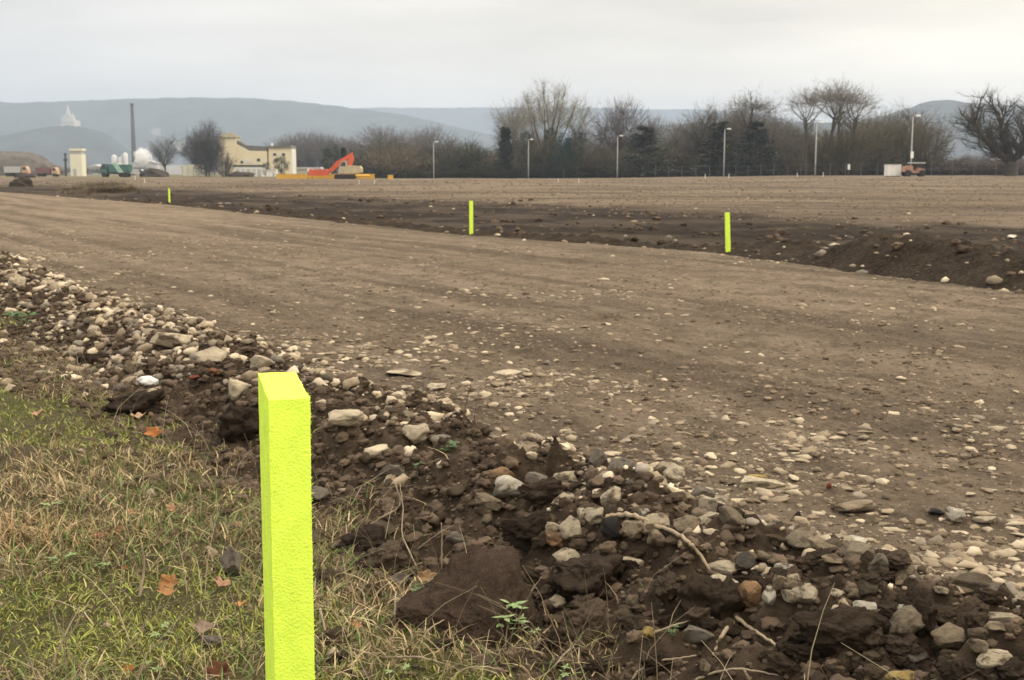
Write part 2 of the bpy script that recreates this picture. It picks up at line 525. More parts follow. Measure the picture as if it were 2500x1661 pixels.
# near windrow sheet
ta = np.concatenate([np.linspace(-4.2, 1.5, 900)[:-1], np.geomspace(1.5, 24, 620)])
sa = np.linspace(-0.95, 0.8, 260)
TT, SS = np.meshgrid(ta, sa, indexing='ij')
rx = (SS - KX * TT) * CT - 0.87; ry = (TT + KX * SS) * CT + 4.5
rz_ = ridge_h(rx.ravel(), ry.ravel())
me = np_mesh('earth_ridge', np.stack([rx.ravel(), ry.ravel(), rz_], 1), grid_faces(len(ta), len(sa))[:, ::-1].copy())
tag(link('earth_ridge', me, None, M_soil), kind='structure')
# far windrow sheet
ya = np.linspace(5.5, 44, 900); ea = np.linspace(-0.5, 1.4, 60)
YY, EE = np.meshgrid(ya, ea, indexing='ij')
rx = np.interp(YY, EY, EX) + EE / 0.85; ry = YY
me = np_mesh('earth_ridge', np.stack([rx.ravel(), ry.ravel(), ridge2_h(rx.ravel(), ry.ravel())], 1), grid_faces(len(ya), len(ea))[:, ::-1].copy())
tag(link('earth_ridge', me, None, M_tilled), kind='structure')

# ------------------------------------------------------------------ hills
M_hill = pmat('wooded_hillside', (0.045, 0.050, 0.038), 1.0, 0.0, 0.45, 0.012, 0.0)


def hill(prof, D, depth, seed):
    us = np.array([p[0] for p in prof], float) * 1.0593; vs = np.array([p[1] for p in prof], float) * 1.0593
    uu = np.linspace(us[0], us[-1], 420)
    vv = np.interp(uu, us, vs)
    k = np.ones(9) / 9; vv = np.convolve(np.pad(vv, 4, 'edge'), k, 'valid')
    top = np.maximum((HORIZON - vv) / F * D, 0)
    X = (uu - CU) / F * D
    dd = np.linspace(-1, 1, 61)
    prf = np.cos(dd * math.pi / 2) ** 1.3
    XX = np.repeat(X[:, None], 61, 1) * (1 + dd[None] * depth / D * 0.5)
    YY = D + dd[None] * depth + np.zeros_like(XX)
    n = fbm(XX / 260, YY / 260, 5, seed) - 0.5
    ZZ = top[:, None] * np.clip(prf[None] + 0.35 * n * (1 - prf[None]) * prf[None] * 4, 0, 1.0) + (fbm(XX / 30, YY / 60, 3, seed + 5) - 0.5) * 7 * np.minimum(1, top[:, None] / 40) - 2
    me = np_mesh('hill', np.stack([XX.ravel(), YY.ravel(), ZZ.ravel()], 1), grid_faces(420, 61)[:, ::-1].copy())
    return tag(link('hill', me, None, M_hill), kind='structure')


hill([(-700, 250), (-200, 240), (0, 236), (70, 242), (120, 240), (180, 239), (280, 234), (380, 231), (480, 230), (560, 231), (650, 234), (720, 240), (800, 250), (870, 258), (950, 270), (1100, 305), (1300, 350), (1500, 400)], 3700, 900, 1)
hill([(500, 300), (650, 265), (820, 253), (900, 252), (1000, 253), (1180, 251), (1300, 252), (1400, 253), (1500, 255), (1600, 256), (1700, 260), (1850, 285), (2000, 320), (2300, 398)], 5600, 1000, 2)
hill([(1350, 390), (1440, 330), (1500, 292), (1600, 284), (1700, 282), (1850, 285), (1950, 284), (2040, 264), (2090, 245), (2130, 235), (2165, 236), (2210, 241), (2260, 243), (2360, 246), (2600, 255), (3000, 270)], 2700, 700, 3)
hill([(-600, 320), (-200, 318), (0, 313), (50, 308), (100, 296), (150, 290), (190, 291), (225, 297), (262, 312), (288, 332), (312, 358), (345, 398)], 2500, 420, 4)

# ------------------------------------------------------------------ near stake and the far stakes
M_neon = pmat('fluorescent_paint', (0.73, 0.97, 0.10), 0.8, 0.15, 0.09, 30, 0.0020, 330)
for n_ in list(M_neon.node_tree.nodes):
    if n_.type == 'TEX_NOISE' and abs(n_.inputs['Scale'].default_value - 260) < 1:   # grain of the sawn wood runs upright
        mm = nd(M_neon.node_tree, 'ShaderNodeMapping'); mm.inputs['Scale'].default_value = (1.0, 1.0, 0.2)
        lk = n_.inputs['Vector'].links[0].from_socket
        M_neon.node_tree.links.new(lk, mm.inputs[0]); M_neon.node_tree.links.new(mm.outputs[0], n_.inputs['Vector'])
        bpn = [q for q in M_neon.node_tree.nodes if q.type == 'BUMP'][0]       # the saw left some stretches furry and some smooth
        patch = ramp(M_neon.node_tree, tex(M_neon.node_tree, lk, 14, 4, 0.6), 0.40, 0.64, 0.04, 1.5)
        wv = tex(M_neon.node_tree, mm.outputs[0], 95, 3, 0.6)
        su = nd(M_neon.node_tree, 'ShaderNodeMath', operation='ADD'); M_neon.node_tree.links.new(mul(M_neon.node_tree, n_.outputs[0], patch), su.inputs[0]); M_neon.node_tree.links.new(mul(M_neon.node_tree, wv, 0.5), su.inputs[1])
        M_neon.node_tree.links.new(su.outputs[0], bpn.inputs['Height'])
        break


def stake_mesh(w, d, h, nx, nz, rough, hairs, slope=0.0):
    """a sawn wooden batten, its front edge along +x, depth along +y, foot at z = 0"""
    V, Fc = [], []
    ny = max(2, int(nx * d / w))
    ring = [(w * i / nx, 0) for i in range(nx)] + [(w, d * i / ny) for i in range(ny)] + [(w * (1 - i / nx), d) for i in range(nx)] + [(0, d * (1 - i / ny)) for i in range(ny)]
    n = len(ring)
    for k in range(nz + 1):
        z = h * k / nz
        for (x, y) in ring:
            a = mnoise.noise(Vector((x * 55, y * 55, z * 9))) * 0.8 + mnoise.noise(Vector((x * 160, y * 160, z * 45))) * 0.6 + mnoise.noise(Vector((x * 400, y * 400, z * 160))) * 0.3
            edge = min(x, w - x) < 1e-6 and min(y, d - y) < 1e-6
            o = a * rough * (0.6 if edge else 1)
            cx, cy = x - w / 2, y - d / 2
            px = x + (o if abs(cx) > w / 2 - 1e-6 else 0) * (1 if cx > 0 else -1) + 0.0025 * mnoise.noise(Vector((0, 0, z * 3)))
            py = y + (o if abs(cy) > d / 2 - 1e-6 else 0) * (1 if cy > 0 else -1)
            V.append((px, py, z + (slope * y if k == nz else 0) + (o * 0.4 if k == nz else 0)))
    for k in range(nz):
        for i in range(n):
            j = (i + 1) % n
            Fc.append([k * n + i, k * n + j, (k + 1) * n + j, (k + 1) * n + i])
    # top: grid fan with fine saw roughness
    c0 = len(V)
    tops = []
    for a in range(1, 5):
        for i in range(n):
            x, y = ring[i]; f = 1 - a / 5
            V.append((w / 2 + (x - w / 2) * f, d / 2 + (y - d / 2) * f, h + slope * (d / 2 + (y - d / 2) * f) + rough * 0.5 * mnoise.noise(Vector((x * f * 200, y * f * 90, 3)))))
    V.append((w / 2, d / 2, h + slope * d / 2))
    prev = nz * n
    for a in range(4):
        cur = c0 + a * n
        for i in range(n):
            j = (i + 1) % n
            Fc.append([prev + i, prev + j, cur + j, cur + i])
        prev = cur
    for i in range(n):
        Fc.append([prev + i, prev + (i + 1) % n, len(V) - 1])
    # raised splinters left by the saw
    for q in range(hairs):
        z = h * (1 - random.random() ** 1.3)
        e = random.random()
        if e < 0.45:
            x, y, ox, oy = w, random.random() * d * 0.3, 1, -0.2
        elif e < 0.85:
            x, y, ox, oy = random.random() * w, 0, random.uniform(-0.3, 0.5), -1
        else:
            x, y, ox, oy = 0, random.random() * d * 0.4, -1, -0.3
        L = random.uniform(0.0008, 0.0032) * (2.2 if random.random() < 0.08 else 1)
        zz = random.uniform(-0.3, 1.4) * L; t = 0.0004
        b = len(V)
        V += [(x - ox * 0.0008, y - oy * 0.0008, z - 2.2 * t), (x - ox * 0.0008 + oy * t, y - oy * 0.0008 + ox * t, z + 2.2 * t),
              (x - ox * 0.0008 - oy * t, y - oy * 0.0008 - ox * t, z + 2.2 * t), (x + ox * L, y + oy * L * 0.6, z + zz)]
        Fc += [[b, b + 1, b + 3], [b + 1, b + 2, b + 3], [b + 2, b, b + 3], [b, b + 2, b + 1]]
    me = bpy.data.meshes.new('stake'); me.from_pydata(V, [], Fc)
    return me


STD = 1.25
pfl, pfr = at(646, 976, STD), at(747, 971, STD * 1.004)
ang = math.atan2(pfr.y - pfl.y + 0.006, pfr.x - pfl.x) + R(4)
sw = (pfr - pfl).length
zb = hz(pfl.x, pfl.y) - 0.03
sd_ = 0.138 * STD
sm = stake_mesh(sw, sd_, pfl.z - zb, 14, 170, 0.0010, 750)
o = link('stake', sm, None, M_neon)
o.location = (pfl.x, pfl.y, zb); o.rotation_euler = (R(0.4), R(0.3), R(15.5))
tag(o, 'big fluorescent yellow-green sawn wooden stake standing close in the grass', 'stake', 'fluorescent survey stakes')
fm = stake_mesh(0.068, 0.05, 0.60, 3, 12, 0.002, 0)
for (u, vb, vt, lab, tilt, sc) in (
        (1780, 616, 521, 'yellow stake beside the dark soil ridge, tallest of the three out in the earth', -0.05, 1.0),
        (1151, 573, 493, 'yellow stake upright at the dark tilled band, middle one of the three far stakes', 0.0, 1.0),
        (414, 496, 462, 'small distant yellow stake on the strip edge toward the white tower', 0.0, 1.0)):
    p = on(u, vb)
    hh = (vb - vt) / F * p.y
    o = link('stake', fm.copy(), None, M_neon); o.location = (p.x - 0.03, p.y, p.z - 0.04)
    o.scale = (hh / 0.56 * 0.92, hh / 0.56 * 0.92, (hh + 0.04) / 0.60); o.rotation_euler = (0, tilt, R(8))
    tag(o, lab, 'stake', 'fluorescent survey stakes')

# ------------------------------------------------------------------ stones
def ico(sub):
    import bmesh
    bm = bmesh.new(); bmesh.ops.create_icosphere(bm, subdivisions=sub, radius=1.0)
    V = np.array([v.co[:] for v in bm.verts]); Fc = np.array([[v.index for v in f.verts] for f in bm.faces]); bm.free()
    return V, Fc


def rock_shape(sub, seed, cuts, rough, angular):
    V, Fc = ico(sub); r = random.Random(seed)
    off = Vector((r.uniform(0, 90), r.uniform(0, 90), r.uniform(0, 90)))
    pl = []
    for _ in range(cuts):
        d = Vector((r.gauss(0, 1), r.gauss(0, 1), r.gauss(0, 1))).normalized(); pl.append((np.array(d), r.uniform(*angular)))
    P = np.array([np.array(v) * (1 + 0.42 * mnoise.noise(Vector(v) * 1.3 + off)) for v in V])
    for d, l in pl:
        q = P @ d - l
        P = P - np.outer(np.maximum(q, 0) * 0.9, d)
    top = 2 if sub < 3 else (5 if sub < 5 else 7)
    for i, v in enumerate(V):
        p = Vector(v) * 2.3 + off; k = 0; a_ = 1.0
        for o_ in range(top):
            n_ = mnoise.noise(p); k += a_ * (n_ if o_ < 2 else 0.55 - 1.6 * abs(n_)); p = p * 2.03; a_ *= 0.62
        P[i] *= 1 + rough * k
    return P, Fc


stone_m = [np_mesh('stone', *rock_shape(4, 100 + i, 6 + i % 6, 0.085, (0.45, 0.8))) for i in range(12)]
clod_m = [np_mesh('soil_clod', *rock_shape(5, 300 + i, 1 + i % 2, 0.27, (0.6, 0.9))) for i in range(8)]
PAL = {'cream': (0.54, 0.455, 0.33), 'white': (0.58, 0.53, 0.43), 'tan': (0.30, 0.238, 0.165), 'grey': (0.21, 0.182, 0.148), 'orange': (0.36, 0.22, 0.12),
       'brown': (0.125, 0.092, 0.066), 'dark': (0.055, 0.05, 0.05), 'yellow': (0.50, 0.36, 0.14), 'red': (0.26, 0.075, 0.05), 'soil': (0.045, 0.032, 0.023), 'brick': (0.30, 0.14, 0.07)}
taken = []


def put_rock(p, sx, sy, sz, colr, rz, sink, mesh, mat, name, label, cat, group=None, tilt=(0, 0)):
    o = link(name, mesh, None, None)
    if not mesh.materials:
        mesh.materials.append(mat)
    o.location = (p[0], p[1], p[2] + sz * (1 - sink)); o.scale = (sx, sy, sz)
    o.rotation_euler = (tilt[0], tilt[1], rz); o.color = (*colr, 1)
    return tag(o, label, cat, group)


SG = 'single stones on the earth ridge'
# u, v of the middle, width, height in photo pixels, colour, what singles it out
hand = [
    (1768, 1440, 82, 62, 'cream', 'large cream stone carrying a flatter one, at the top of the ridge'),
    (1776, 1396, 80, 36, 'cream', 'flattish cream stone resting on the large cream stone at the ridge top'),
    (1826, 1462, 66, 62, 'orange', 'orange-tan upright stone next to the large cream stone'),
    (1882, 1468, 36, 56, 'white', 'narrow whitish upright stone right of the orange-tan one'),
    (1858, 1424, 44, 28, 'white', 'small whitish stone just above the narrow upright one'),
    (1975, 1464, 74, 44, 'cream', 'smooth rounded cream stone, biggest in the row right of the orange-tan stone'),
    (1928, 1472, 54, 40, 'cream', 'sloping cream stone leaning against the smooth rounded one'),
    (1903, 1436, 42, 40, 'tan', 'tan cobble behind the sloping cream stone'),
    (1932, 1428, 38, 28, 'tan', 'small tan cobble above the smooth rounded cream stone'),
    (1912, 1388, 54, 22, 'white', 'flat whitish stone on the strip above the row of cream stones'),
    (1940, 1410, 44, 16, 'cream', 'thin flat cream stone lying below the flat whitish one'),
    (2112, 1486, 72, 28, 'white', 'long flat whitish stone half buried at the ridge edge, right of the row'),
    (2092, 1455, 42, 34, 'tan', 'rounded brown-tan stone just above the long flat whitish one'),
    (2040, 1458, 46, 20, 'cream', 'slanting pale slab between the rounded cream and the brown-tan stone'),
    (2202, 1500, 36, 34, 'white', 'small white stone beside the upright dark clod'),
    (2240, 1612, 78, 48, 'grey', 'blocky grey stone in the hollow below the upright dark clod'),
    (2200, 1582, 66, 40, 'brown', 'brown slanted stone at the back of the dark hollow'),
    (2326, 1566, 90, 56, 'tan', 'big angular tan stone at the right end of the ridge'),
    (2386, 1584, 58, 42, 'tan', 'rough tan stone right of the big angular one'),
    (2320, 1602, 60, 24, 'tan', 'flat pale slab in front of the big angular tan stone'),
    (2430, 1616, 104, 36, 'cream', 'wide flat cream stone in the lower right corner'),
    (2412, 1650, 66, 56, 'tan', 'rounded stone under the wide flat cream one'),
    (2208, 1656, 74, 26, 'yellow', 'yellowish stone cut by the bottom of the picture'),
    (1015, 1066, 76, 44, 'cream', 'angular cream block on the ridge above the green plant'),
    (1250, 1198, 84, 58, 'white', 'large knobbly whitish stone below an orange-stained one'),
    (1222, 1164, 66, 44, 'orange', 'orange-stained stone resting behind the large whitish one'),
    (838, 1022, 106, 38, 'cream', 'long cream stone on the ridge just right of the big stake'),
    (785, 1212, 66, 38, 'grey', 'light grey stone against the right edge of the big stake'),
    (952, 1156, 60, 40, 'grey', 'grey stone in the dry twigs of the ridge'),
    (1400, 1304, 60, 56, 'cream', 'rough cream stone next to the small bright wedge stone'),
    (1352, 1330, 66, 34, 'orange', 'tan stone with an orange end under the rough cream stone'),
    (1346, 1298, 40, 32, 'cream', 'small bright wedge stone left of the rough cream one'),
    (1292, 1290, 58, 44, 'tan', 'flat-faced brown-grey stone on the ridge slope'),
    (1424, 1264, 42, 36, 'cream', 'small blocky cream stone up at the ridge crest'),
    (1498, 1302, 52, 48, 'dark', 'black coal-like lump among cream stones'),
    (1546, 1302, 66, 46, 'tan', 'smooth tan stone beside the black lump'),
    (1608, 1328, 50, 48, 'tan', 'smooth flat grey-tan stone standing below the long root'),
    (1612, 1276, 48, 28, 'cream', 'cream stone with a flat top touching the long root'),
    (1572, 1262, 36, 28, 'white', 'small whitish stone above the bend of the long root'),
    (1368, 1476, 46, 36, 'cream', 'round cream stone with a grass stem over it'),
    (1438, 1524, 92, 74, 'brown', 'big brown conglomerate lump in the lower part of the ridge'),
    (1424, 1478, 50, 46, 'brown', 'brown lump just above the conglomerate lump'),
    (1628, 1448, 50, 52, 'brown', 'brown-tan rounded stone in the dark soil under the root'),
    (1704, 1552, 80, 40, 'grey', 'angular grey stone beneath the dark root hole'),
    (1582, 1545, 36, 28, 'yellow', 'yellowish disc-like stone at the end of a thin stem'),
    (1720, 1636, 36, 40, 'tan', 'oval tan stone at the bottom of the ridge'),
    (1548, 1470, 34, 30, 'tan', 'small tan stone in the middle of the dark soil'),
    (1530, 1518, 52, 34, 'brown', 'brown rounded lump right of the conglomerate'),
    (1120, 1322, 52, 34, 'grey', 'grey-tan stone beside a bare upright stem'),
    (1090, 1378, 32, 22, 'tan', 'small pinkish stone at the foot of the upright stem'),
    (940, 1370, 90, 62, 'brown', 'big brown slab leaning on the ridge foot'),
    (985, 1418, 52, 40, 'grey', 'dark grey cobble by the dead leaves'),
    (408, 836, 104, 46, 'cream', 'long cream rock along the crest of the far left ridge'),
    (528, 882, 92, 40, 'cream', 'pale elongated rock nearer than the long crest rock'),
    (580, 962, 62, 64, 'cream', 'tall pale stone half hidden behind the big stake'),
    (640, 890, 60, 34, 'cream', 'pale stone behind the top of the big stake'),
    (232, 812, 34, 30, 'cream', 'pale boulder in the middle of the far left ridge'),
    (180, 712, 32, 22, 'cream', 'bright angular stone near the left end of the ridge'),
    (48, 696, 42, 26, 'cream', 'bright stone on the crest at the left edge'),
    (190, 866, 52, 32, 'cream', 'pale cobble on the grass edge of the left ridge'),
    (110, 858, 42, 20, 'cream', 'flat pale stone at the grass edge, farthest left'),
    (292, 952, 34, 30, 'grey', 'rounded stone at the foot of the left ridge'),
    (316, 905, 32, 30, 'tan', 'tan rounded stone amid the left ridge'),
    (480, 925, 30, 14, 'red', 'red brick fragment on the left ridge'),
    (520, 910, 36, 18, 'brick', 'orange brick fragment beside the red one'),
    (568, 1380, 50, 70, 'grey', 'weathered grey stone standing in the grass beside the big stake'),
    (515, 1565, 70, 26, 'grey', 'flat pale stone lying in the grass at lower left'),
    (1850, 1182, 112, 30, 'cream', 'broad flat cream stone on the scraped strip with yellow sand behind'),
    (1848, 1166, 62, 16, 'yellow', 'patch-like yellow sandstone piece on the scraped strip'),
    (1730, 1200, 34, 18, 'cream', 'small pale stone left of the broad flat cream one'),
    (2026, 1188, 14, 14, 'red', 'tiny red fragment on the scraped strip'),
    (2330, 1262, 56, 34, 'white', 'bright white crumbled lump on the strip at the right'),
    (2290, 1252, 40, 16, 'dark', 'dark flat chip left of the bright white lump'),
    (2092, 1322, 64, 20, 'white', 'long whitish stone in a shallow rut'),
    (2078, 1240, 110, 26, 'tan', 'long pale slab embedded in the strip'),
    (2192, 1368, 62, 26, 'brown', 'flat oval brown stone on the strip'),
    (2375, 1424, 76, 10, 'white', 'thin white sliver on the strip at right'),
    (2040, 1372, 60, 20, 'tan', 'slanting tan slab in the strip'),
    (2296, 1448, 44, 22, 'cream', 'oval pale stone below the thin white sliver'),
    (2440, 1506, 84, 20, 'cream', 'broad whitish flat stone near the right edge'),
    (2430, 1532, 70, 16, 'tan', 'tan flat slab below the broad whitish stone'),
    (2402, 1270, 64, 16, 'cream', 'elongated pale stone right of the white lump'),
    (1390, 1166, 70, 26, 'cream', 'pale stone with a pinkish end on the strip margin'),
    (1070, 946, 66, 14, 'cream', 'long cream slab lying alone on the scraped strip'),
    (1000, 912, 90, 12, 'cream', 'thin pale slab behind the long cream one'),
    (1246, 912, 72, 9, 'cream', 'thin pale slab farther right on the strip'),
    (990, 948, 34, 12, 'cream', 'small pale stone left of the long cream slab'),
    (2473, 579, 26, 10, 'white', 'white chunk in the dark tilled band at the far right'),
]
for i, (u, v, w, h, c, lab) in enumerate(hand):
    base = on(u, v + h * 0.32)
    k = base.y / F
    sx, szz = w * k * 0.56, h * k * 0.62
    flat = h < w * 0.42
    q = 0.62 if flat else 0.8
    m_ = (clod_m if c in ('brown',) else stone_m)[i % (8 if c in ('brown',) else 12)]
    jit = [random.uniform(0.88, 1.1) for _ in range(3)]
    cc = tuple(PAL[c][j] * jit[0] for j in range(3))
    tagg = SG if v > 620 and u < 2480 and not (v < 1300 and 1400 < u) else 'single stones on the scraped strip'
    o = put_rock(base, sx, max(sx * 0.8, szz * 0.9), szz * (1.0 if flat else 0.95), cc, random.uniform(-0.35, 0.35), 0.42 if flat else 0.28, m_, M_clod if c == 'brown' else M_stone, 'stone', lab, 'stone', tagg, (random.uniform(-0.15, 0.15), random.uniform(-0.12, 0.12)))
    taken.append((u, v, w, h))

# large smooth slab of fine soil and the lumps of dark earth
def soil_lump(u, v, w, h, sq, rz, lab, mesh, mat, sink=0.35, col=(0.06, 0.043, 0.030), name='soil_clod', tilt=(0, 0)):
    b = on(u, v + h * 0.35); k = b.y / F
    o = link(name, mesh.copy() if mat is M_slab else mesh, None, None)
    if mat is M_slab:
        o.data.materials.clear(); o.data.materials.append(mat)
    o.location = (b.x, b.y + h * k * 0.2, b.z + h * k * 0.5 * (1 - sink) * sq); o.scale = (w * k * (0.55 if mat is M_slab else 0.46), h * k * 0.60, h * k * (0.55 if mat is M_slab else 0.66) * sq)
    o.rotation_euler = (tilt[0], tilt[1], rz); o.color = (*col, 1)
    return tag(o, lab, 'soil clod', 'large lumps of dark soil')


clod_m[0].materials.append(M_clod)
soil_lump(1180, 1455, 350, 300, 0.5, 0.3, 'largest smooth-faced slab of dark brown soil in the ridge, above the green sprig', np_mesh('soil_clod', *rock_shape(6, 303, 6, 0.17, (0.5, 0.75))), M_slab, 0.35, tilt=(0.62, -0.25))
soil_lump(1440, 1400, 190, 120, 0.8, -0.2, 'broad crumbly dark soil heap behind the round cream stone', clod_m[1], M_clod, 0.5)
soil_lump(2240, 1508, 82, 84, 1.0, 0.2, 'upright dark clod beside the hollow on the right', clod_m[2], M_clod, 0.2)
soil_lump(1300, 1298, 130, 62, 0.9, 0.1, 'very dark flat clod under the flat-faced stone', clod_m[3], M_clod, 0.3, (0.044, 0.032, 0.023))
soil_lump(1330, 1200, 120, 60, 0.8, 0.0, 'brown clod left of the large knobbly whitish stone', clod_m[4], M_clod, 0.4, (0.07, 0.05, 0.036))
soil_lump(2060, 1540, 210, 110, 0.8, 0.1, 'wide crumbly dark clod below the long flat whitish stone', clod_m[5], M_clod, 0.5)
soil_lump(1740, 1470, 160, 110, 0.9, -0.2, 'dark clod with a root hole below the orange-tan stone', clod_m[6], M_clod, 0.4)
soil_lump(590, 1040, 130, 90, 0.9, 0.2, 'dark clod behind the left edge of the big stake', clod_m[7], M_clod, 0.3, (0.044, 0.032, 0.023))
soil_lump(330, 985, 150, 70, 0.8, 0.2, 'dark flat clod at the foot of the left ridge', clod_m[1], M_clod, 0.35, (0.044, 0.032, 0.023))
soil_lump(890, 1330, 150, 80, 0.8, 0.2, 'dark lumpy clod right of the big stake', clod_m[2], M_clod, 0.4, (0.044, 0.032, 0.023))
soil_lump(230, 880, 80, 34, 0.8, 0.2, 'dark clod in the gap of the left ridge', clod_m[5], M_clod, 0.35, (0.044, 0.032, 0.023))
for m_ in clod_m:
    if not m_.materials: m_.materials.append(M_clod)
for m_ in stone_m:
    if not m_.materials: m_.materials.append(M_stone)


# scattered stones and clods: candidates, the largest in the picture become single things, the rest grit
def scatter(n, rmin, rmax, tmax):
    r = np.exp(rng.uniform(math.log(rmin), math.log(rmax), n)); a = rng.uniform(-tmax, tmax, n)
    return r * np.sin(a), r * np.cos(a)


PALS = np.array([PAL['cream'], PAL['tan'], PAL['tan'], PAL['cream'], (0.38, 0.31, 0.22), PAL['grey'], PAL['brown'], (0.25, 0.20, 0.14)])


def stone_cloud():
    X, Y, S, K = [], [], [], []
    # crest and field flank of the ridge
    n = 17000
    t = np.concatenate([rng.uniform(-3.6, 4, n // 2), np.exp(rng.uniform(math.log(2), math.log(18), n // 2)) - 1])
    s = rng.normal(0.22, 0.19, n); far = t > 0.6
    s = np.where(far, rng.normal(0.08, 0.30, n), s)
    x = (s - KX * t) * CT - 0.87; y = (t + KX * s) * CT + 4.5
    cl = fbm(x * 2.2, y * 2.2, 3, 80)
    keep = (rng.random(n) < sst(0.34, 0.58, cl) * 0.9 + 0.10 + 0.2 * far) & (np.abs(s) < 0.85)
    sz = 0.005 + 0.030 * rng.random(n) ** 3.6 + 0.003 * (t > 0) * np.minimum(t, 8) * rng.random(n)
    X.append(x[keep]); Y.append(y[keep]); S.append(sz[keep]); K.append(np.zeros(keep.sum()))
    # scraped strip: clusters, denser close to the ridge and lower right
    x, y = scatter(210000, 2.0, 26, 0.62)
    s, t = st(x, y); e = edge_d(x, y)
    cl = fbm(x * 0.9, y * 0.9, 5, 81, 0.65); cl2 = fbm(x * 0.3, y * 0.3, 2, 82)
    p = (0.13 + 0.8 * sst(0.44, 0.68, cl)) * (np.exp(-np.maximum(s - 0.2, 0) / 1.9) * 0.95 + 0.06 + 0.25 * sst(0.5, 0.7, cl2))
    keep = (rng.random(len(x)) < p) & (s > 0.15) & (e < 0.1)
    sz = 0.0022 + 0.027 * rng.random(len(x)) ** 6.0 + 0.0010 * y * rng.random(len(x)) ** 2.5
    X.append(x[keep]); Y.append(y[keep]); S.append(sz[keep]); K.append(np.ones(keep.sum()))
    # far windrow and dark band
    x, y = scatter(9000, 9, 60, 0.5)
    e = edge_d(x, y)
    keep = (rng.random(len(x)) < np.where(np.abs(e - 0.3) < 0.7, 0.13 + 0.10 * (y < 15), 0.014)) & (e > -0.4)
    X.append(x[keep]); Y.append(y[keep]); S.append((0.012 + 0.05 * rng.random(len(x)) ** 3 + 0.0006 * y)[keep]); K.append(np.full(keep.sum(), 2))
    # a few in the grass
    x, y = scatter(1500, 1.8, 8, 0.6); s, t = st(x, y); keep = (s < -0.4) & (rng.random(len(x)) < 0.16)
    X.append(x[keep]); Y.append(y[keep]); S.append((0.006 + 0.014 * rng.random(len(x)) ** 2)[keep]); K.append(np.full(keep.sum(), 3))
    return map(np.concatenate, (X, Y, S, K))


def rotz(P, a):
    c, s = np.cos(a)[:, None], np.sin(a)[:, None]
    return np.stack([P[..., 0] * c - P[..., 1] * s, P[..., 0] * s + P[..., 1] * c, P[..., 2]], -1)


def merged(name, bases, X, Y, Z, SX, SY, SZ, cols, mat, label, cat):
    n = len(X)
    which = rng.integers(0, len(bases), n); Vs, Fs, Cs = [], [], []; off = 0
    for b, (BV, BF) in enumerate(bases):
        i = np.nonzero(which == b)[0]
        if not len(i): continue
        P = BV[None] * np.stack([SX[i], SY[i], SZ[i]], 1)[:, None]
        tx = rng.uniform(-0.3, 0.3, len(i))[:, None]
        P = np.stack([P[..., 0], P[..., 1] - P[..., 2] * tx, P[..., 2] + P[..., 1] * tx * 0.5], -1)
        P = rotz(P, rng.uniform(0, 6.28, len(i)))
        P = P + np.stack([X[i], Y[i], Z[i]], 1)[:, None]
        Vs.append(P.reshape(-1, 3)); k = len(BV)
        Fs.append((BF[None] + (np.arange(len(i)) * k)[:, None, None] + off).reshape(-1, BF.shape[1])); off += k * len(i)
        Cs.append(np.repeat(cols[i], k, 0))
    o = link(name, np_mesh(name, np.concatenate(Vs), np.concatenate(Fs), False, np.concatenate(Cs)), None, mat)
    return tag(o, label, cat, None, 'stuff')


X, Y, S, K = stone_cloud()
u_, v_, d_ = project(X, Y, H(X, Y))
inside = (u_ > -30) & (u_ < 2530) & (v_ > 440) & (v_ < 1690)
# keep clear of the placed ones
clear = np.ones(len(X), bool)
for (u, v, w, h) in taken:
    clear &= ~((np.abs(u_ - u) < w * 0.45) & (np.abs(v_ - v) < h * 0.5))
X, Y, S, K, u_, v_, d_, inside = (a[clear] for a in (X, Y, S, K, u_, v_, d_, inside))
Z = H(X, Y)
ci = rng.integers(0, len(PALS), len(X))
cols = PALS[ci] * rng.uniform(0.72, 1.15, len(X))[:, None]
ridge_dirty = (K == 0) & (rng.random(len(X)) < 0.22)
dusty = (K == 1)
cols[dusty] = cols[dusty] * 0.64 + 0.36 * np.array([0.20, 0.155, 0.105])
cols[ridge_dirty] = cols[ridge_dirty] * 0.45
flat = np.where(K == 1, rng.uniform(0.22, 0.6, len(X)), rng.uniform(0.5, 0.9, len(X)))
app = np.where(inside, S / d_, 0)
N_IND = 300 - len(hand)
big = np.argsort(-app)[:N_IND]; isbig = np.zeros(len(X), bool); isbig[big] = True
LABS = {0: ('weathered stone half sunk in the dug soil ridge', 'stones along the near soil ridge'),
        1: ('flattish stone pressed into the scraped brown strip', 'stones pressed into the scraped strip'),
        2: ('stone lying on the far dark soil edge', 'stones on the far dark soil'),
        3: ('small stone lying in the short grass', 'stones in the grass')}
for j in big:
    sx = S[j] * random.uniform(1.0, 1.35); sz = S[j] * flat[j]
    lb, gp = LABS[int(K[j])]
    put_rock((X[j], Y[j], Z[j]), sx, S[j], sz, cols[j], random.uniform(0, 6.28), 0.45 if K[j] != 1 else 0.6, stone_m[int(rng.integers(0, 12))], M_stone, 'stone', lb, 'stone', gp, (random.uniform(-0.25, 0.25), random.uniform(-0.25, 0.25)))
gb = [rock_shape(2, 500 + i, 8, 0.26, (0.4, 0.8)) for i in range(6)]
gf = [rock_shape(1, 520 + i, 4, 0.1, (0.55, 0.85)) for i in range(4)]
sm_ = ~isbig
fine_ = (S / d_ < 0.0016) | (d_ >= 9)
nr = sm_ & ~fine_
fr = sm_ & fine_
for msk, bases in ((nr, gb), (fr, gf)):
    merged('gravel', bases, X[msk], Y[msk], Z[msk] + (S * flat * 0.12)[msk], S[msk] * rng.uniform(1.0, 1.9, msk.sum()), S[msk], (S * flat)[msk], cols[msk], M_grit,
           'loose small stones scattered over the bare earth' if bases is gb else 'fine grit and gravel over the scraped strip', 'gravel')

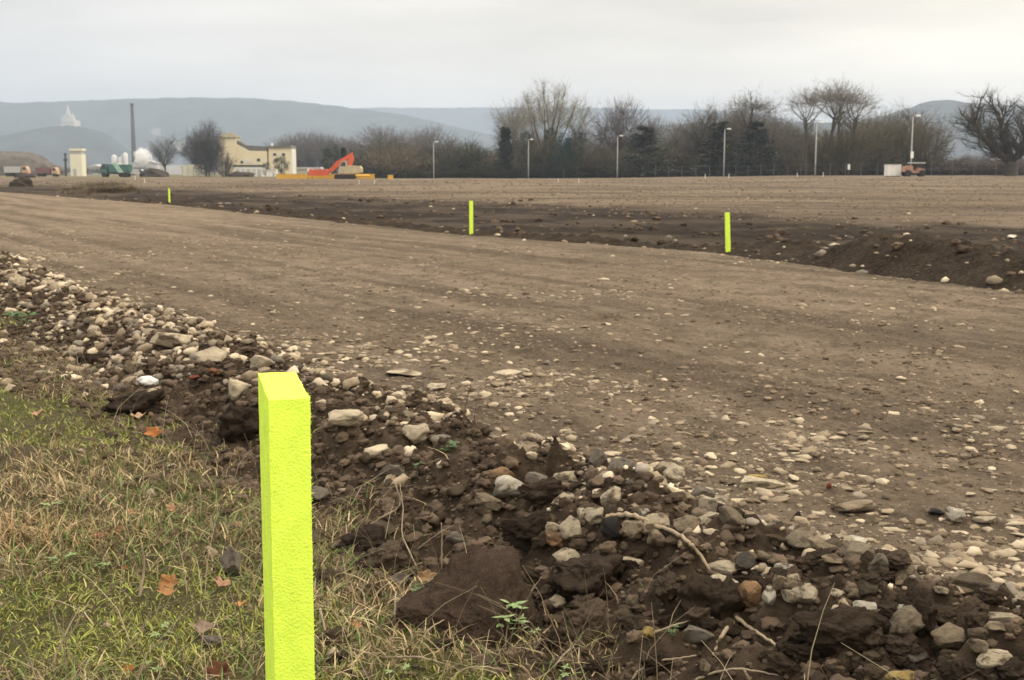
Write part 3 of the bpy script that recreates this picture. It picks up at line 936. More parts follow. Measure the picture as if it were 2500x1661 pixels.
# clods of soil
n = 26000
t = np.concatenate([rng.uniform(-3.8, 3, n // 2), np.exp(rng.uniform(math.log(2), math.log(18), n // 2)) - 1.2])
s = np.where(t < 0.8, rng.normal(-0.14, 0.30, n), rng.normal(-0.25, 0.34, n))
cx_ = (s - KX * t) * CT - 0.87; cy_ = (t + KX * s) * CT + 4.5
cs = 0.005 + 0.017 * rng.random(n) ** 4.5 + 0.0008 * np.maximum(t, 0) * rng.random(n)
n2 = 9000
x2, y2 = scatter(n2, 9, 70, 0.55); k2 = rng.random(n2) < dark_mask(x2, y2) * 0.22 * np.minimum(1, 24 / y2)
x3, y3 = scatter(95000, 1.9, 20, 0.6); s3, _ = st(x3, y3)
k3 = (s3 > 0.3) & (edge_d(x3, y3) < 0) & (rng.random(len(x3)) < (0.5 * np.exp(-np.maximum(s3, 0) / 2.2) + 0.30) * (0.45 + 0.9 * sst(0.45, 0.65, fbm(x3 * 1.1, y3 * 1.1, 3, 85))))
cx_ = np.concatenate([cx_, x2[k2], x3[k3]]); cy_ = np.concatenate([cy_, y2[k2], y3[k3]])
cs = np.concatenate([cs, (0.02 + 0.05 * rng.random(n2) ** 3 + 0.0008 * y2)[k2], (0.003 + 0.013 * rng.random(len(x3)) ** 4.5 + 0.0006 * y3 * rng.random(len(x3)) ** 2)[k3]])
kind = np.concatenate([np.zeros(n), np.ones(k2.sum()), np.full(k3.sum(), 2)])
x4, y4 = scatter(30000, 14, 150, 0.47); e4 = edge_d(x4, y4)
k4 = (e4 > 8) & (rng.random(len(x4)) < 0.25 + 0.75 * sst(0.46, 0.6, fbm(x4 * 0.25, y4 * 0.14, 4, 87)))
cx_ = np.concatenate([cx_, x4[k4]]); cy_ = np.concatenate([cy_, y4[k4]])
cs = np.concatenate([cs, (0.012 + 0.0012 * y4 * rng.random(len(x4)) ** 2)[k4]]); kind = np.concatenate([kind, np.full(k4.sum(), 3)])
cu, cv, cd = project(cx_, cy_, H(cx_, cy_))
ok = (np.abs(st(cx_, cy_)[0]) < 0.85) | (kind > 0)
cx_, cy_, cs, kind, cu, cv, cd = (a[ok] for a in (cx_, cy_, cs, kind, cu, cv, cd))
cz_ = H(cx_, cy_)
cc = np.where((kind >= 2)[:, None], np.where((rng.random(len(cx_)) < 0.6)[:, None], np.array([[0.165, 0.127, 0.086]]), np.array([[0.10, 0.076, 0.052]])), np.array([[0.072, 0.052, 0.036]])) * rng.uniform(0.6, 1.7, len(cx_))[:, None]
app = np.where((cu > 0) & (cu < 2500) & (cv < 1661) & (kind < 2), cs / cd, 0)
big = np.argsort(-app)[:110]; ib = np.zeros(len(cx_), bool); ib[big] = True
for j in big:
    q = cs[j] * random.uniform(0.95, 1.3)
    put_rock((cx_[j], cy_[j], cz_[j]), q, cs[j], cs[j] * random.uniform(0.55, 0.9), cc[j], random.uniform(0, 6.28), 0.4, clod_m[int(rng.integers(0, 8))], M_clod, 'soil_clod',
             'crumbly dark brown clod of earth in the dug ridge' if kind[j] == 0 else 'dark clod on the tilled band', 'soil clod', 'clods in the dug ridge' if kind[j] == 0 else 'clods on the tilled band', (random.uniform(-0.4, 0.4), random.uniform(-0.4, 0.4)))
cb = [rock_shape(3, 600 + i, 3, 0.34, (0.55, 0.9)) for i in range(6)]
cf = [rock_shape(1, 620 + i, 2, 0.25, (0.6, 0.9)) for i in range(4)]
for msk, bases, lb in ((~ib & (cs / cd > 0.0022), cb, 'lumpy dark soil crumbs over the ridge and the strip beside it'), (~ib & (cs / cd <= 0.0022), cf, 'finest soil crumbs over the ridge, strip and tilled band')):
    fl = np.where(kind[msk] >= 2, rng.uniform(0.3, 0.6, msk.sum()), rng.uniform(0.5, 0.9, msk.sum()))
    merged('soil_crumbs', bases, cx_[msk], cy_[msk], cz_[msk] + cs[msk] * np.where(kind[msk] >= 2, 0.05, 0.2), cs[msk] * 1.1, cs[msk], cs[msk] * fl, cc[msk], M_grit, lb, 'soil crumbs')

# ------------------------------------------------------------------ grass, stalks, weeds, leaves, twigs
def blades(name, X, Y, hgt, wid, lean, cols, label, cat, tipk=0.15):
    n = len(X); Z = H(X, Y) - 0.005
    a = rng.uniform(0, 6.28, n); la = rng.uniform(0, 6.28, n)
    dx, dy = np.cos(a) * wid / 2, np.sin(a) * wid / 2
    lx, ly = np.cos(la) * lean * hgt, np.sin(la) * lean * hgt
    V = np.zeros((n, 8, 3))
    for k, f in enumerate((0, 0.4, 0.75, 1.0)):
        px, py, pz = X + lx * f ** 1.8, Y + ly * f ** 1.8, Z + hgt * f * (1 - 0.28 * lean * f)
        wk = (1, 0.85, 0.55, tipk)[k]
        V[:, 2 * k] = np.stack([px - dx * wk, py - dy * wk, pz], 1); V[:, 2 * k + 1] = np.stack([px + dx * wk, py + dy * wk, pz], 1)
    base = (np.arange(n) * 8)[:, None]
    Fc = np.concatenate([base + np.array([[2 * k, 2 * k + 1, 2 * k + 3, 2 * k + 2]]) for k in range(3)])
    c8 = np.repeat(cols, 8, 0)
    o = link(name, np_mesh(name, V.reshape(-1, 3), Fc, True, c8), None, M_blade)
    return tag(o, label, cat, None, 'stuff')


gx_, gy_ = scatter(330000, 1.55, 15, 0.62)
gs, gt = st(gx_, gy_)
edge = -0.36 + 0.28 * (fbm(gx_ * 2.6, gy_ * 2.6, 3, 90) - 0.5) * 2 - 0.10
dens = np.where(gs < edge, 1.0, np.exp(-(gs - edge) / 0.06) * 0.7)
moss = sst(0.50, 0.66, fbm(gx_ * 1.7 + 3, gy_ * 1.7, 4, 91) + 0.30 * np.exp(-((gx_ + 0.78) ** 2 / 0.09 + (gy_ - 2.32) ** 2 / 0.09))); dry = sst(0.48, 0.64, fbm(gx_ * 1.3, gy_ * 1.3 + 9, 4, 92))
bare = sst(0.58, 0.7, fbm(gx_ * 4, gy_ * 4, 3, 93))
dens = dens * (1 - 0.72 * sst(-0.42, -0.12, gx_) * (1 - sst(2.6, 3.2, gy_)))
dens = dens * (1 - 0.75 * bare) * np.where(gs < -1.5, 1, 0.85)
k = rng.random(len(gx_)) < dens
gx_, gy_, moss, dry, gs = gx_[k], gy_[k], moss[k], dry[k], gs[k]
r1, r2 = rng.random(len(gx_)), rng.random(len(gx_))
straw = np.array([0.38, 0.30, 0.165]); brown = np.array([0.17, 0.122, 0.072]); olive = np.array([0.175, 0.17, 0.066]); lime = np.array([0.33, 0.34, 0.065]); green = np.array([0.105, 0.165, 0.045]); russet = np.array([0.33, 0.22, 0.12])
col = np.where((r1 < 0.30)[:, None], olive, np.where((r1 < 0.58)[:, None], brown, np.where((r1 < 0.78)[:, None], straw, green)))
col = np.where(((r2 < 0.72 * moss) & (r1 > 0.14))[:, None], lime * 0.55 + 0.45 * np.where((r1 < 0.6)[:, None], olive, green), col)
col = np.where(((r2 > 1 - 0.65 * dry * (1 - moss)))[:, None], np.where((r1 < 0.55)[:, None], straw, brown), col)
rus = 0.6 * np.exp(-((gx_ + 1.20) ** 2 / 0.05 + (gy_ - 2.82) ** 2 / 0.03))
col = np.where((rng.random(len(gx_)) < rus)[:, None], russet, col)
col = col * rng.uniform(0.7, 1.6, len(gx_))[:, None]
hh = (0.013 + 0.042 * rng.random(len(gx_)) ** 2.1) * (1 - 0.5 * moss) + 0.05 * rus * rng.random(len(gx_)) + 0.0012 * gy_
blades('grass', gx_, gy_, hh, 0.0018 + 0.0022 * rng.random(len(gx_)) + 0.0003 * gy_, rng.uniform(0.2, 1.6, len(gx_)), col, 'short mixed green and straw grass with moss on the bank', 'grass')
mx_, my_ = scatter(170000, 1.55, 7, 0.62); ms_, _ = st(mx_, my_)
mm_ = sst(0.46, 0.62, fbm(mx_ * 1.7 + 3, my_ * 1.7, 4, 91) + 0.30 * np.exp(-((mx_ + 0.78) ** 2 / 0.09 + (my_ - 2.32) ** 2 / 0.09)))
k = (ms_ < -0.55) & (rng.random(len(mx_)) < 0.05 + 0.7 * mm_)
mx_, my_ = mx_[k], my_[k]; n = len(mx_); q_ = rng.random(n)[:, None]
mc = (np.array([[0.29, 0.29, 0.065]]) * q_ + np.array([[0.16, 0.175, 0.05]]) * (1 - q_)) * rng.uniform(0.6, 1.25, n)[:, None]
blades('moss', mx_, my_, 0.004 + 0.012 * rng.random(n) ** 1.5, 0.003 + 0.004 * rng.random(n), rng.uniform(0.3, 1.4, n), mc, 'low yellow-green moss and clover matted between the grass', 'moss', 0.5)
# tall thin dead stalks
dx_, dy_ = scatter(15000, 1.6, 9, 0.6); ds, _ = st(dx_, dy_)
k = (ds < -0.3) & (rng.random(len(dx_)) < 0.22 + 0.5 * sst(0.5, 0.65, fbm(dx_ * 2, dy_ * 2, 3, 94)))
k |= (ds > -0.62) & (ds < -0.2) & (rng.random(len(dx_)) < 0.14) & (dy_ < 3.4)
k &= (rng.random(len(dx_)) > 0.6 * sst(-0.42, -0.12, dx_))
dx_, dy_ = dx_[k], dy_[k]; n = len(dx_)
dc = np.where((rng.random(n) < 0.55)[:, None], np.array([[0.34, 0.28, 0.18]]), np.array([[0.13, 0.095, 0.06]])) * rng.uniform(0.6, 1.15, n)[:, None]
blades('dry_stalks', dx_, dy_, 0.05 + 0.17 * rng.random(n) ** 1.6, 0.0012 + 0.0014 * rng.random(n), rng.uniform(0.15, 1.5, n), dc, 'thin dead stalks standing up out of the short grass', 'dry stalks', 0.4)

M_twig = pmat('dead_twig', (0.26, 0.205, 0.145), 0.85, 0.15, 0.3, 30)
M_root = pmat('pale_root', (0.30, 0.235, 0.16), 0.85, 0.15, 0.25, 25, 0.002, 60)


def twig(pts, rad, lab, name='twig', mat=None, group='dead twigs and stems on the ridge', taper=0.45, cat='twig', lift=0.0):
    """pts: (u, v, height above the land in metres)"""
    P = []
    for q in pts:
        u, v, up = q
        b = on(u, v + up * F / 3.0)
        D = b.y
        P.append(at(u, v, D))
    # smooth the line
    S_ = []
    for i in range(len(P) - 1):
        p0, p1, p2, p3 = P[max(i - 1, 0)], P[i], P[i + 1], P[min(i + 2, len(P) - 1)]
        for j in range(6):
            t = j / 6
            S_.append(0.5 * ((2 * p1) + (p2 - p0) * t + (2 * p0 - 5 * p1 + 4 * p2 - p3) * t * t + (3 * p1 - p0 - 3 * p2 + p3) * t ** 3))
    S_.append(P[-1])
    org = S_[0].copy()
    mb = MB(); N = len(S_)
    mb.tube([p - org + Vector((random.uniform(-1, 1), random.uniform(-1, 1), random.uniform(-1, 1))) * rad * 0.35 for p in S_], [rad * (1 - (1 - taper) * i / (N - 1)) * random.uniform(0.88, 1.12) for i in range(N)], 7)
    o = mb.build(name, mat or M_twig, None, True); o.location = org
    return tag(o, lab, cat, group)


twig([(1480, 1262, 0.012), (1516, 1257, 0.015), (1556, 1262, 0.03), (1600, 1284, 0.04), (1640, 1296, 0.045), (1676, 1320, 0.045), (1704, 1350, 0.035), (1736, 1398, 0.01)], 0.0058, 'long bent pale root arching over the stones at the ridge top', 'root', M_root, 'roots sticking out of the ridge', 0.55, 'root')
twig([(1790, 1520, 0.02), (1768, 1545, 0.03), (1752, 1570, 0.02), (1740, 1602, 0.005)], 0.0045, 'short pale root hanging below the dark root hole', 'root', M_root, 'roots sticking out of the ridge', 0.6, 'root')
twig([(1796, 1506, 0.02), (1830, 1532, 0.02), (1880, 1566, 0.015), (1925, 1590, 0.01)], 0.0042, 'brown root running down right from the dark root hole', 'root', M_root, 'roots sticking out of the ridge', 0.5, 'root')
twig([(890, 1292, 0.0), (935, 1262, 0.02), (976, 1234, 0.04), (968, 1190, 0.07), (955, 1165, 0.09)], 0.0036, 'forked pale stick above the big brown slab')
twig([(1078, 1392, 0.0), (1079, 1330, 0.05), (1077, 1276, 0.10)], 0.0026, 'straight bare stem standing upright on the ridge')
twig([(1020, 1342, 0.0), (1060, 1310, 0.02), (1104, 1284, 0.03)], 0.0022, 'thin straw leaning left of the upright stem')
twig([(1018, 1388, 0.0), (994, 1335, 0.02), (982, 1302, 0.03), (984, 1240, 0.06), (976, 1180, 0.09)], 0.0022, 'long crooked stem rising from the dead leaves')
twig([(1364, 1450, 0.0), (1372, 1424, 0.02), (1384, 1408, 0.03), (1398, 1403, 0.03)], 0.0022, 'hooked pale grass stem above the round cream stone')
twig([(1020, 1572, 0.0), (1050, 1535, 0.03), (1095, 1510, 0.04), (1130, 1505, 0.03)], 0.0022, 'pale arching stem across the smooth soil slab')
twig([(1540, 1660, 0.0), (1570, 1632, 0.02), (1610, 1614, 0.03), (1660, 1608, 0.02), (1700, 1600, 0.01)], 0.0028, 'long pale arching stem at the bottom right of the slab')
twig([(1590, 1548, 0.01), (1640, 1530, 0.02), (1690, 1514, 0.02), (1742, 1508, 0.02)], 0.0026, 'straight pale stem ending at the yellowish disc stone')
twig([(1694, 1662, 0.0), (1745, 1642, 0.02), (1800, 1634, 0.03), (1850, 1640, 0.02), (1900, 1648, 0.0)], 0.0028, 'grey twig at the bottom edge right of the oval stone')
twig([(1815, 1632, 0.03), (1825, 1650, 0.02), (1836, 1668, 0.0)], 0.0024, 'short side twig crossing the grey bottom twig')
twig([(930, 1606, 0.0), (980, 1604, 0.02), (1030, 1606, 0.03), (1080, 1620, 0.02), (1130, 1640, 0.0)], 0.0024, 'grey straw lying flat below the soil slab')
twig([(1100, 1662, 0.0), (1130, 1636, 0.02), (1180, 1628, 0.03), (1240, 1640, 0.01)], 0.0026, 'curved straw at the very bottom under the slab')
twig([(1170, 1575, 0.0), (1195, 1590, 0.02), (1225, 1604, 0.01)], 0.0022, 'short twig left of the yellow flower')
twig([(1240, 1588, 0.0), (1275, 1582, 0.02), (1330, 1596, 0.01)], 0.0022, 'thin twig right of the yellow flower')
twig([(1400, 1580, 0.0), (1370, 1606, 0.02), (1340, 1640, 0.01), (1300, 1660, 0.0)], 0.0024, 'slanting twig below the conglomerate lump')
twig([(870, 1434, 0.02), (886, 1448, 0.02), (892, 1490, 0.01), (904, 1530, 0.0)], 0.0024, 'bent dead stem right of the big stake')
twig([(782, 1486, 0.05), (792, 1530, 0.03), (812, 1592, 0.0)], 0.0028, 'pale dry blade leaning against the big stake')
twig([(966, 1446, 0.04), (964, 1490, 0.02), (962, 1524, 0.0)], 0.0022, 'short upright stem at the grass edge of the slab')
twig([(850, 1580, 0.0), (890, 1594, 0.02), (930, 1596, 0.02)], 0.0026, 'forked grey twig near the bottom beside the stake')
twig([(1300, 1224, 0.0), (1340, 1200, 0.03), (1385, 1180, 0.02)], 0.0022, 'dark thin stick slanting up beside the knobbly stone')
twig([(1126, 1060, 0.0), (1134, 1005, 0.10), (1150, 935, 0.22)], 0.0020, 'tall thin dark weed stem above the ridge')
twig([(1158, 1066, 0.0), (1160, 1010, 0.1), (1168, 960, 0.17)], 0.0018, 'thin weed stem next to the tallest dark one')
twig([(340, 1460, 0.0), (352, 1390, 0.06), (346, 1330, 0.12)], 0.0038, 'grey fluffy dead stem standing in the grass')
twig([(120, 1640, 0.0), (150, 1570, 0.06), (196, 1480, 0.13)], 0.0022, 'pale grass stem leaning right at lower left')
twig([(170, 1560, 0.0), (200, 1500, 0.06), (222, 1462, 0.09)], 0.0022, 'pale straw just right of the leaning stem')
twig([(400, 1150, 0.0), (402, 1180, 0.04), (398, 1130, 0.09)], 0.0022, 'dark weed stem in the grass below the ridge')
twig([(355, 1230, 0.0), (350, 1170, 0.06), (354, 1120, 0.1)], 0.0020, 'dark thin weed stem left of the other in the grass')
twig([(100, 1178, 0.08), (114, 1206, 0.05), (128, 1238, 0.0)], 0.0022, 'pale dry grass head at the left in the upper grass')
twig([(310, 1240, 0.08), (320, 1280, 0.04), (330, 1320, 0.0)], 0.0022, 'pale straw blade in the middle of the grass')

M_green = pmat('weed_leaf', (0.20, 0.28, 0.11), 0.6, 0.3, 0.3, 12)
M_dgreen = pmat('dark_weed_leaf', (0.06, 0.12, 0.035), 0.6, 0.3, 0.3, 12)
M_yellow = pmat('yellow_petal', (0.75, 0.50, 0.03), 0.6, 0.2, 0.1)
M_stem = pmat('weed_stem', (0.13, 0.10, 0.05), 0.7, 0.2, 0.2)


def leaf_quad(mb, p, d, L, w, bend=0.3):
    d = d.normalized(); sd = d.cross(Vector((0, 0, 1)));
    sd = sd.normalized() if sd.length > 1e-3 else Vector((1, 0, 0)); up = sd.cross(d)
    q = [p, p + d * L * 0.45 + sd * w - up * bend * L * 0.05, p + d * L * 0.45 + up * w * 0.35, p + d * L * 0.45 - sd * w - up * bend * L * 0.05, p + d * L - up * bend * L * 0.3]
    mb.add(q, [[0, 1, 2], [0, 2, 3], [1, 4, 2], [2, 4, 3]])


def weed(u, v, h, w, n, lab, mat, flower=False):
    b = on(u, v); k = b.y / F
    root = empty('weed_plant', b, lab, 'weed', 'green weeds on the ridge and bank')
    ms, ml = MB(), MB()
    for i in range(max(2, n // 6)):
        tip = Vector((random.uniform(-0.5, 0.5) * w * k, random.uniform(-0.4, 0.4) * w * k, h * k * random.uniform(0.55, 1.0)))
        ms.tube([(0, 0, -0.004), tip * 0.5 + Vector((0.002, 0, 0.004)), tip], [0.0014, 0.0011, 0.0008], 5)
        for q in range(6):
            a = 2 * math.pi * q / 6 + random.uniform(-0.3, 0.3)
            leaf_quad(ml, tip, Vector((math.cos(a), math.sin(a), random.uniform(-0.1, 0.5))), w * k * random.uniform(0.24, 0.36), w * k * 0.07)
        for q in range(4):
            a = random.uniform(0, 6.28)
            leaf_quad(ml, tip * random.uniform(0.3, 0.8), Vector((math.cos(a), math.sin(a), random.uniform(0, 0.5))), w * k * random.uniform(0.2, 0.32), w * k * 0.06)
    ms.build('stem', M_stem, root, True); ml.build('leaves', mat, root)
    if flower:
        f = MB()
        for q in range(9):
            a = q * 0.7
            leaf_quad(f, Vector((-w * k * 0.2 + 0.004 * math.cos(a * 3), 0, h * k * 0.1)), Vector((math.cos(a), math.sin(a), 0.4)), w * k * 0.16, w * k * 0.05)
        f.build('flower', M_yellow, root)
    return root


weed(1252, 1580, 120, 110, 36, 'bright green sprig with a yellow flower head in front of the soil slab', M_green, True)
weed(1300, 1572, 34, 40, 8, 'small pale green shoot right of the bright sprig', M_green)
weed(972, 1658, 44, 56, 12, 'light green sprig at the bottom beside the big stake', M_green)
weed(1365, 1668, 40, 54, 12, 'light green rosette at the bottom right of the slab', M_green)
weed(1078, 1110, 34, 60, 14, 'low dense green plant at the ridge crest', M_dgreen)
weed(1015, 1165, 36, 40, 10, 'dark green sprig among dry twigs on the ridge', M_dgreen)
weed(1036, 1464, 44, 70, 14, 'dark green tuft at the left edge of the soil slab', M_dgreen)
weed(2010, 1604, 40, 56, 12, 'dark green weed in the soil at lower right', M_dgreen)
weed(1640, 1560, 40, 40, 8, 'dark green shoot behind the thin straight stem', M_dgreen)
weed(60, 806, 40, 80, 18, 'green grassy weed at the foot of the ridge near the left edge', M_dgreen)
weed(146, 1385, 36, 60, 12, 'broad-leaved green weed in the grass at left', M_green)
weed(255, 1400, 30, 50, 10, 'green weed in the middle of the lower grass', M_green)
weed(408, 1562, 34, 60, 12, 'bright green weed under the curled brown leaf', M_green)
weed(360, 1650, 30, 56, 12, 'bright green weed at the bottom of the grass', M_green)
weed(120, 1250, 26, 56, 12, 'pale green weed in the upper grass', M_green)

# fallen leaves
M_leaf = pmat('dry_leaf', None, 0.75, 0.2, 0.28, 40, 0.001, 90, 'object')


def leaf_mesh(seed):
    r = random.Random(seed); n = 28; V, Fc = [], []
    lob = [1 - 0.34 * abs(math.sin(2.5 * a)) + 0.06 * r.uniform(-1, 1) for a in [math.pi * 2 * i / n for i in range(n)]]
    for q, f in enumerate((0.0, 0.35, 0.7, 1.0)):
        for i in range(n):
            a = 2 * math.pi * i / n; rr_ = f * (lob[i] if f > 0.5 else 0.75)
            x, y = rr_ * math.cos(a), rr_ * math.sin(a) * 0.8
            z = 0.55 * x * x * r.choice([1, 1, 1]) + 0.35 * abs(y) + 0.12 * f * math.sin(3 * a + seed) + 0.25 * mnoise.noise(Vector((x * 2, y * 2, seed)))
            V.append((x, y, z))
    for q in range(3):
        for i in range(n):
            j = (i + 1) % n
            Fc.append([q * n + i, q * n + j, (q + 1) * n + j, (q + 1) * n + i])
    V2 = [(x, y, z - 0.025) for x, y, z in V]; m_ = len(V)
    Fc2 = [[i + m_ for i in reversed(f)] for f in Fc]
    rim = [[3 * n + i, 3 * n + (i + 1) % n, m_ + 3 * n + (i + 1) % n, m_ + 3 * n + i] for i in range(n)]
    me = bpy.data.meshes.new('dry_leaf'); me.from_pydata(V + V2, [], Fc + Fc2 + rim)
    me.polygons.foreach_set('use_smooth', np.ones(len(me.polygons), bool)); me.materials.append(M_leaf)
    return me


leaf_m = [leaf_mesh(i) for i in range(5)]
for i, (u, v, w, h, c, tx, lab) in enumerate((
        (418, 1450, 56, 46, (0.36, 0.18, 0.07), 0.9, 'curled orange-brown leaf held up on grass stems'),
        (408, 1486, 54, 26, (0.33, 0.17, 0.07), 0.2, 'folded brown leaf just under the curled one'),
        (375, 1052, 44, 36, (0.42, 0.16, 0.05), 0.9, 'bright orange leaf at the grass edge under the ridge'),
        (545, 1436, 54, 16, (0.34, 0.19, 0.12), 0.1, 'flat pinkish-brown leaf close to the big stake'),
        (540, 1640, 74, 40, (0.12, 0.05, 0.025), 0.8, 'dark red-brown leaf at the bottom near the big stake'),
        (418, 1240, 32, 30, (0.44, 0.24, 0.15), 0.9, 'pinkish leaf in the upper grass'),
        (322, 1252, 34, 30, (0.32, 0.18, 0.09), 0.6, 'tan curled leaf left of the pinkish one'),
        (292, 1290, 26, 36, (0.36, 0.20, 0.10), 1.0, 'tan leaf standing on edge in the grass'),
        (240, 1315, 44, 22, (0.20, 0.07, 0.04), 0.3, 'dark red leaf in the middle of the grass'),
        (590, 1484, 34, 16, (0.42, 0.22, 0.08), 0.2, 'orange leaf low against the big stake'),
        (584, 1285, 22, 20, (0.42, 0.24, 0.15), 0.8, 'small pinkish leaf beside the big stake'),
        (315, 1640, 34, 26, (0.36, 0.14, 0.04), 0.7, 'orange leaf at the bottom left in the grass'),
        (306, 1384, 16, 34, (0.34, 0.14, 0.06), 1.2, 'narrow orange leaf by the grey fluffy stem'),
        (338, 1020, 40, 16, (0.38, 0.26, 0.17), 0.2, 'pale tan leaf above the bright orange one'),
        (94, 1012, 34, 20, (0.36, 0.22, 0.14), 0.3, 'small tan leaf at the far left of the grass'),
        (872, 1536, 34, 18, (0.42, 0.22, 0.10), 0.4, 'orange-tan leaf right of the big stake'),
        (1040, 1400, 54, 56, (0.26, 0.17, 0.09), 0.9, 'withered brown leaf by the bare upright stem'),
        (496, 1542, 70, 24, (0.24, 0.17, 0.13), 0.1, 'grey-brown flat leaf in the lower grass'))):
    b = on(u, v + h * 0.4); k = b.y / F
    o = link('dry_leaf', leaf_m[i % 5]); o.location = b + Vector((0, 0, 0.012 + (0.03 if i < 2 else 0)))
    o.scale = (w * k * 0.55, w * k * 0.5, w * k * 0.5); o.rotation_euler = (tx, random.uniform(-0.3, 0.3), random.uniform(-0.6, 0.6)); o.color = (*c, 1)
    tag(o, lab, 'leaf', 'fallen dry leaves')

# crumpled white scrap on the far ridge
V_, F_ = rock_shape(3, 77, 2, 0.25, (0.5, 0.8))
M_paper = pmat('white_paper', (0.72, 0.72, 0.70), 0.8, 0.2, 0.06)
b = on(362, 940); k = b.y / F
o = link('paper_scrap', np_mesh('paper_scrap', V_ * np.array([24 * k, 16 * k, 14 * k]), F_, False), None, M_paper); o.location = b + Vector((0, 0, 8 * k))
tag(o, 'crumpled white paper scrap among the stones of the ridge', 'litter')

# ------------------------------------------------------------------ trees
M_bark = pmat('bark', None, 0.9, 0.1, 0.3, 6, 0.01, 20, 'object')
M_twigs = pmat('winter_twigs', None, 0.9, 0.05, 0.25, 3, 0.0, 20, 'object')
M_needle = pmat('evergreen_leaf', None, 0.8, 0.15, 0.35, 3, 0.0, 20, 'object')


def rdir(r, d, ang):
    """unit vector at angle ang from d"""
    q = Vector((r.gauss(0, 1), r.gauss(0, 1), r.gauss(0, 1))); q = (q - d * q.dot(d)).normalized()
    return (d * math.cos(ang) + q * math.sin(ang)).normalized()


class Tree:
    def __init__(s, seed, pc=96): s.r = random.Random(seed); s.mb = MB(); s.tw = []; s.lf = []; s.pc = pc

    def dome(s, n, c, rx, rz_, L, w, kids, shell=0.55, up=0.5):
        """fine twigs filling the outer part of a rounded crown"""
        for _ in range(n):
            q = Vector((s.r.gauss(0, 1), s.r.gauss(0, 1), s.r.gauss(0, 1))).normalized()
            if q.z < -0.45: continue
            k = (shell + (1 - shell) * s.r.random()) * (1 + 0.10 * mnoise.noise(q * 2.3 + Vector((s.pc, 3, 1))))
            p = Vector(c) + Vector((q.x * rx, q.y * rx, q.z * rz_)) * k
            s.twig(p - q * L * 0.7, (q + UP * up).normalized(), L * s.r.uniform(0.6, 1.1), w, kids, 0.05, 0.14)

    def limb(s, p, d, L, r0, r1, up=0.1, wob=0.12, n=5, sides=5):
        pts = [p.copy()]
        for i in range(n):
            d = (d + Vector((s.r.gauss(0, wob), s.r.gauss(0, wob), s.r.gauss(0, wob) + up))).normalized()
            pts.append(pts[-1] + d * L / n)
        s.mb.tube(pts, [r0 + (r1 - r0) * i / n for i in range(n + 1)], sides)
        return pts

    def twig(s, p, d, L, w, kids, up=0.1, wob=0.15):
        pts = [p.copy()]
        for i in range(3):
            d = (d + Vector((s.r.gauss(0, wob), s.r.gauss(0, wob), s.r.gauss(0, wob) + up))).normalized()
            pts.append(pts[-1] + d * L / 3)
        s.tw.append((pts, w))
        for _ in range(kids):
            q = pts[s.r.randint(0, 3)]
            s.twig(q, rdir(s.r, d, s.r.uniform(0.3, 0.9)), L * s.r.uniform(0.35, 0.7), w * 0.75, 0, up, wob)

    def meshes(s):
        V, Fc = [], []
        for pts, w in s.tw:
            a = Vector((s.r.gauss(0, 1), s.r.gauss(0, 1), s.r.gauss(0, 0.4)))
            n = len(V)
            for i, p in enumerate(pts):
                d = (pts[min(i + 1, 3)] - pts[max(i - 1, 0)]).normalized()
                sd = d.cross(a); sd = sd.normalized() * w * (1 - 0.25 * i) * 0.5
                V += [p - sd, p + sd]
            for i in range(3):
                Fc.append([n + 2 * i, n + 2 * i + 1, n + 2 * i + 3, n + 2 * i + 2])
        for p, d, L, w in s.lf:
            sd = d.cross(Vector((s.r.gauss(0, 1), s.r.gauss(0, 1), s.r.gauss(0, 1)))).normalized() * w
            n = len(V); V += [p, p + d * L * 0.5 + sd, p + d * L, p + d * L * 0.5 - sd]; Fc.append([n, n + 1, n + 2, n + 3])
        A = np.array([v[:] for v in V]); T = np.array(s.mb.v)
        if not len(A): A = T[:3].copy(); Fc = [[0, 1, 2]]
        zt = max(np.percentile(A[:, 2], 99.2), 0.1); xw = np.percentile(np.abs(A[:, 0]), s.pc)
        for Q in (A, T):
            Q[:, 2] /= zt; Q[:, :2] /= 2 * xw
        tm = bpy.data.meshes.new('trunk'); tm.from_pydata([tuple(v) for v in T], [], s.mb.f); tm.materials.append(M_bark)
        tm.polygons.foreach_set('use_smooth', np.ones(len(tm.polygons), bool))
        cm = bpy.data.meshes.new('crown'); cm.from_pydata([tuple(v) for v in A], [], Fc); cm.materials.append(M_needle if s.lf else M_twigs)
        return tm, cm


UP = Vector((0, 0, 1))


def k_fan(seed):
    t = Tree(seed); r = t.r
    t.limb(Vector((0, 0, 0)), UP, 0.09, 0.030, 0.026, n=2)
    for i in range(13):
        a = 6.28 * i / 13 + r.uniform(-0.2, 0.2); th_ = r.uniform(0.08, 0.62)
        d = Vector((math.cos(a) * math.sin(th_), math.sin(a) * math.sin(th_), math.cos(th_)))
        L = r.uniform(0.72, 0.92) * (1 - 0.12 * th_)
        pts = t.limb(Vector((0, 0, 0.07)), d, L, 0.012, 0.002, 0.03, 0.05, 7, 5)
        for j in range(2, 8):
            for _ in range(3):
                t.twig(pts[j - 1].lerp(pts[j], r.random()), rdir(r, (pts[j] - pts[j - 1]).normalized(), r.uniform(0.2, 0.5)), r.uniform(0.13, 0.26), 0.0026, 9, 0.10, 0.07)
        for _ in range(8):
            t.twig(pts[-1], rdir(r, d, r.uniform(0.05, 0.45)), 0.12, 0.0026, 7, 0.1, 0.08)
    t.dome(950, (0, 0, 0.60), 0.56, 0.38, 0.17, 0.0022, 5, 0.45, 1.2)
    return t.meshes()


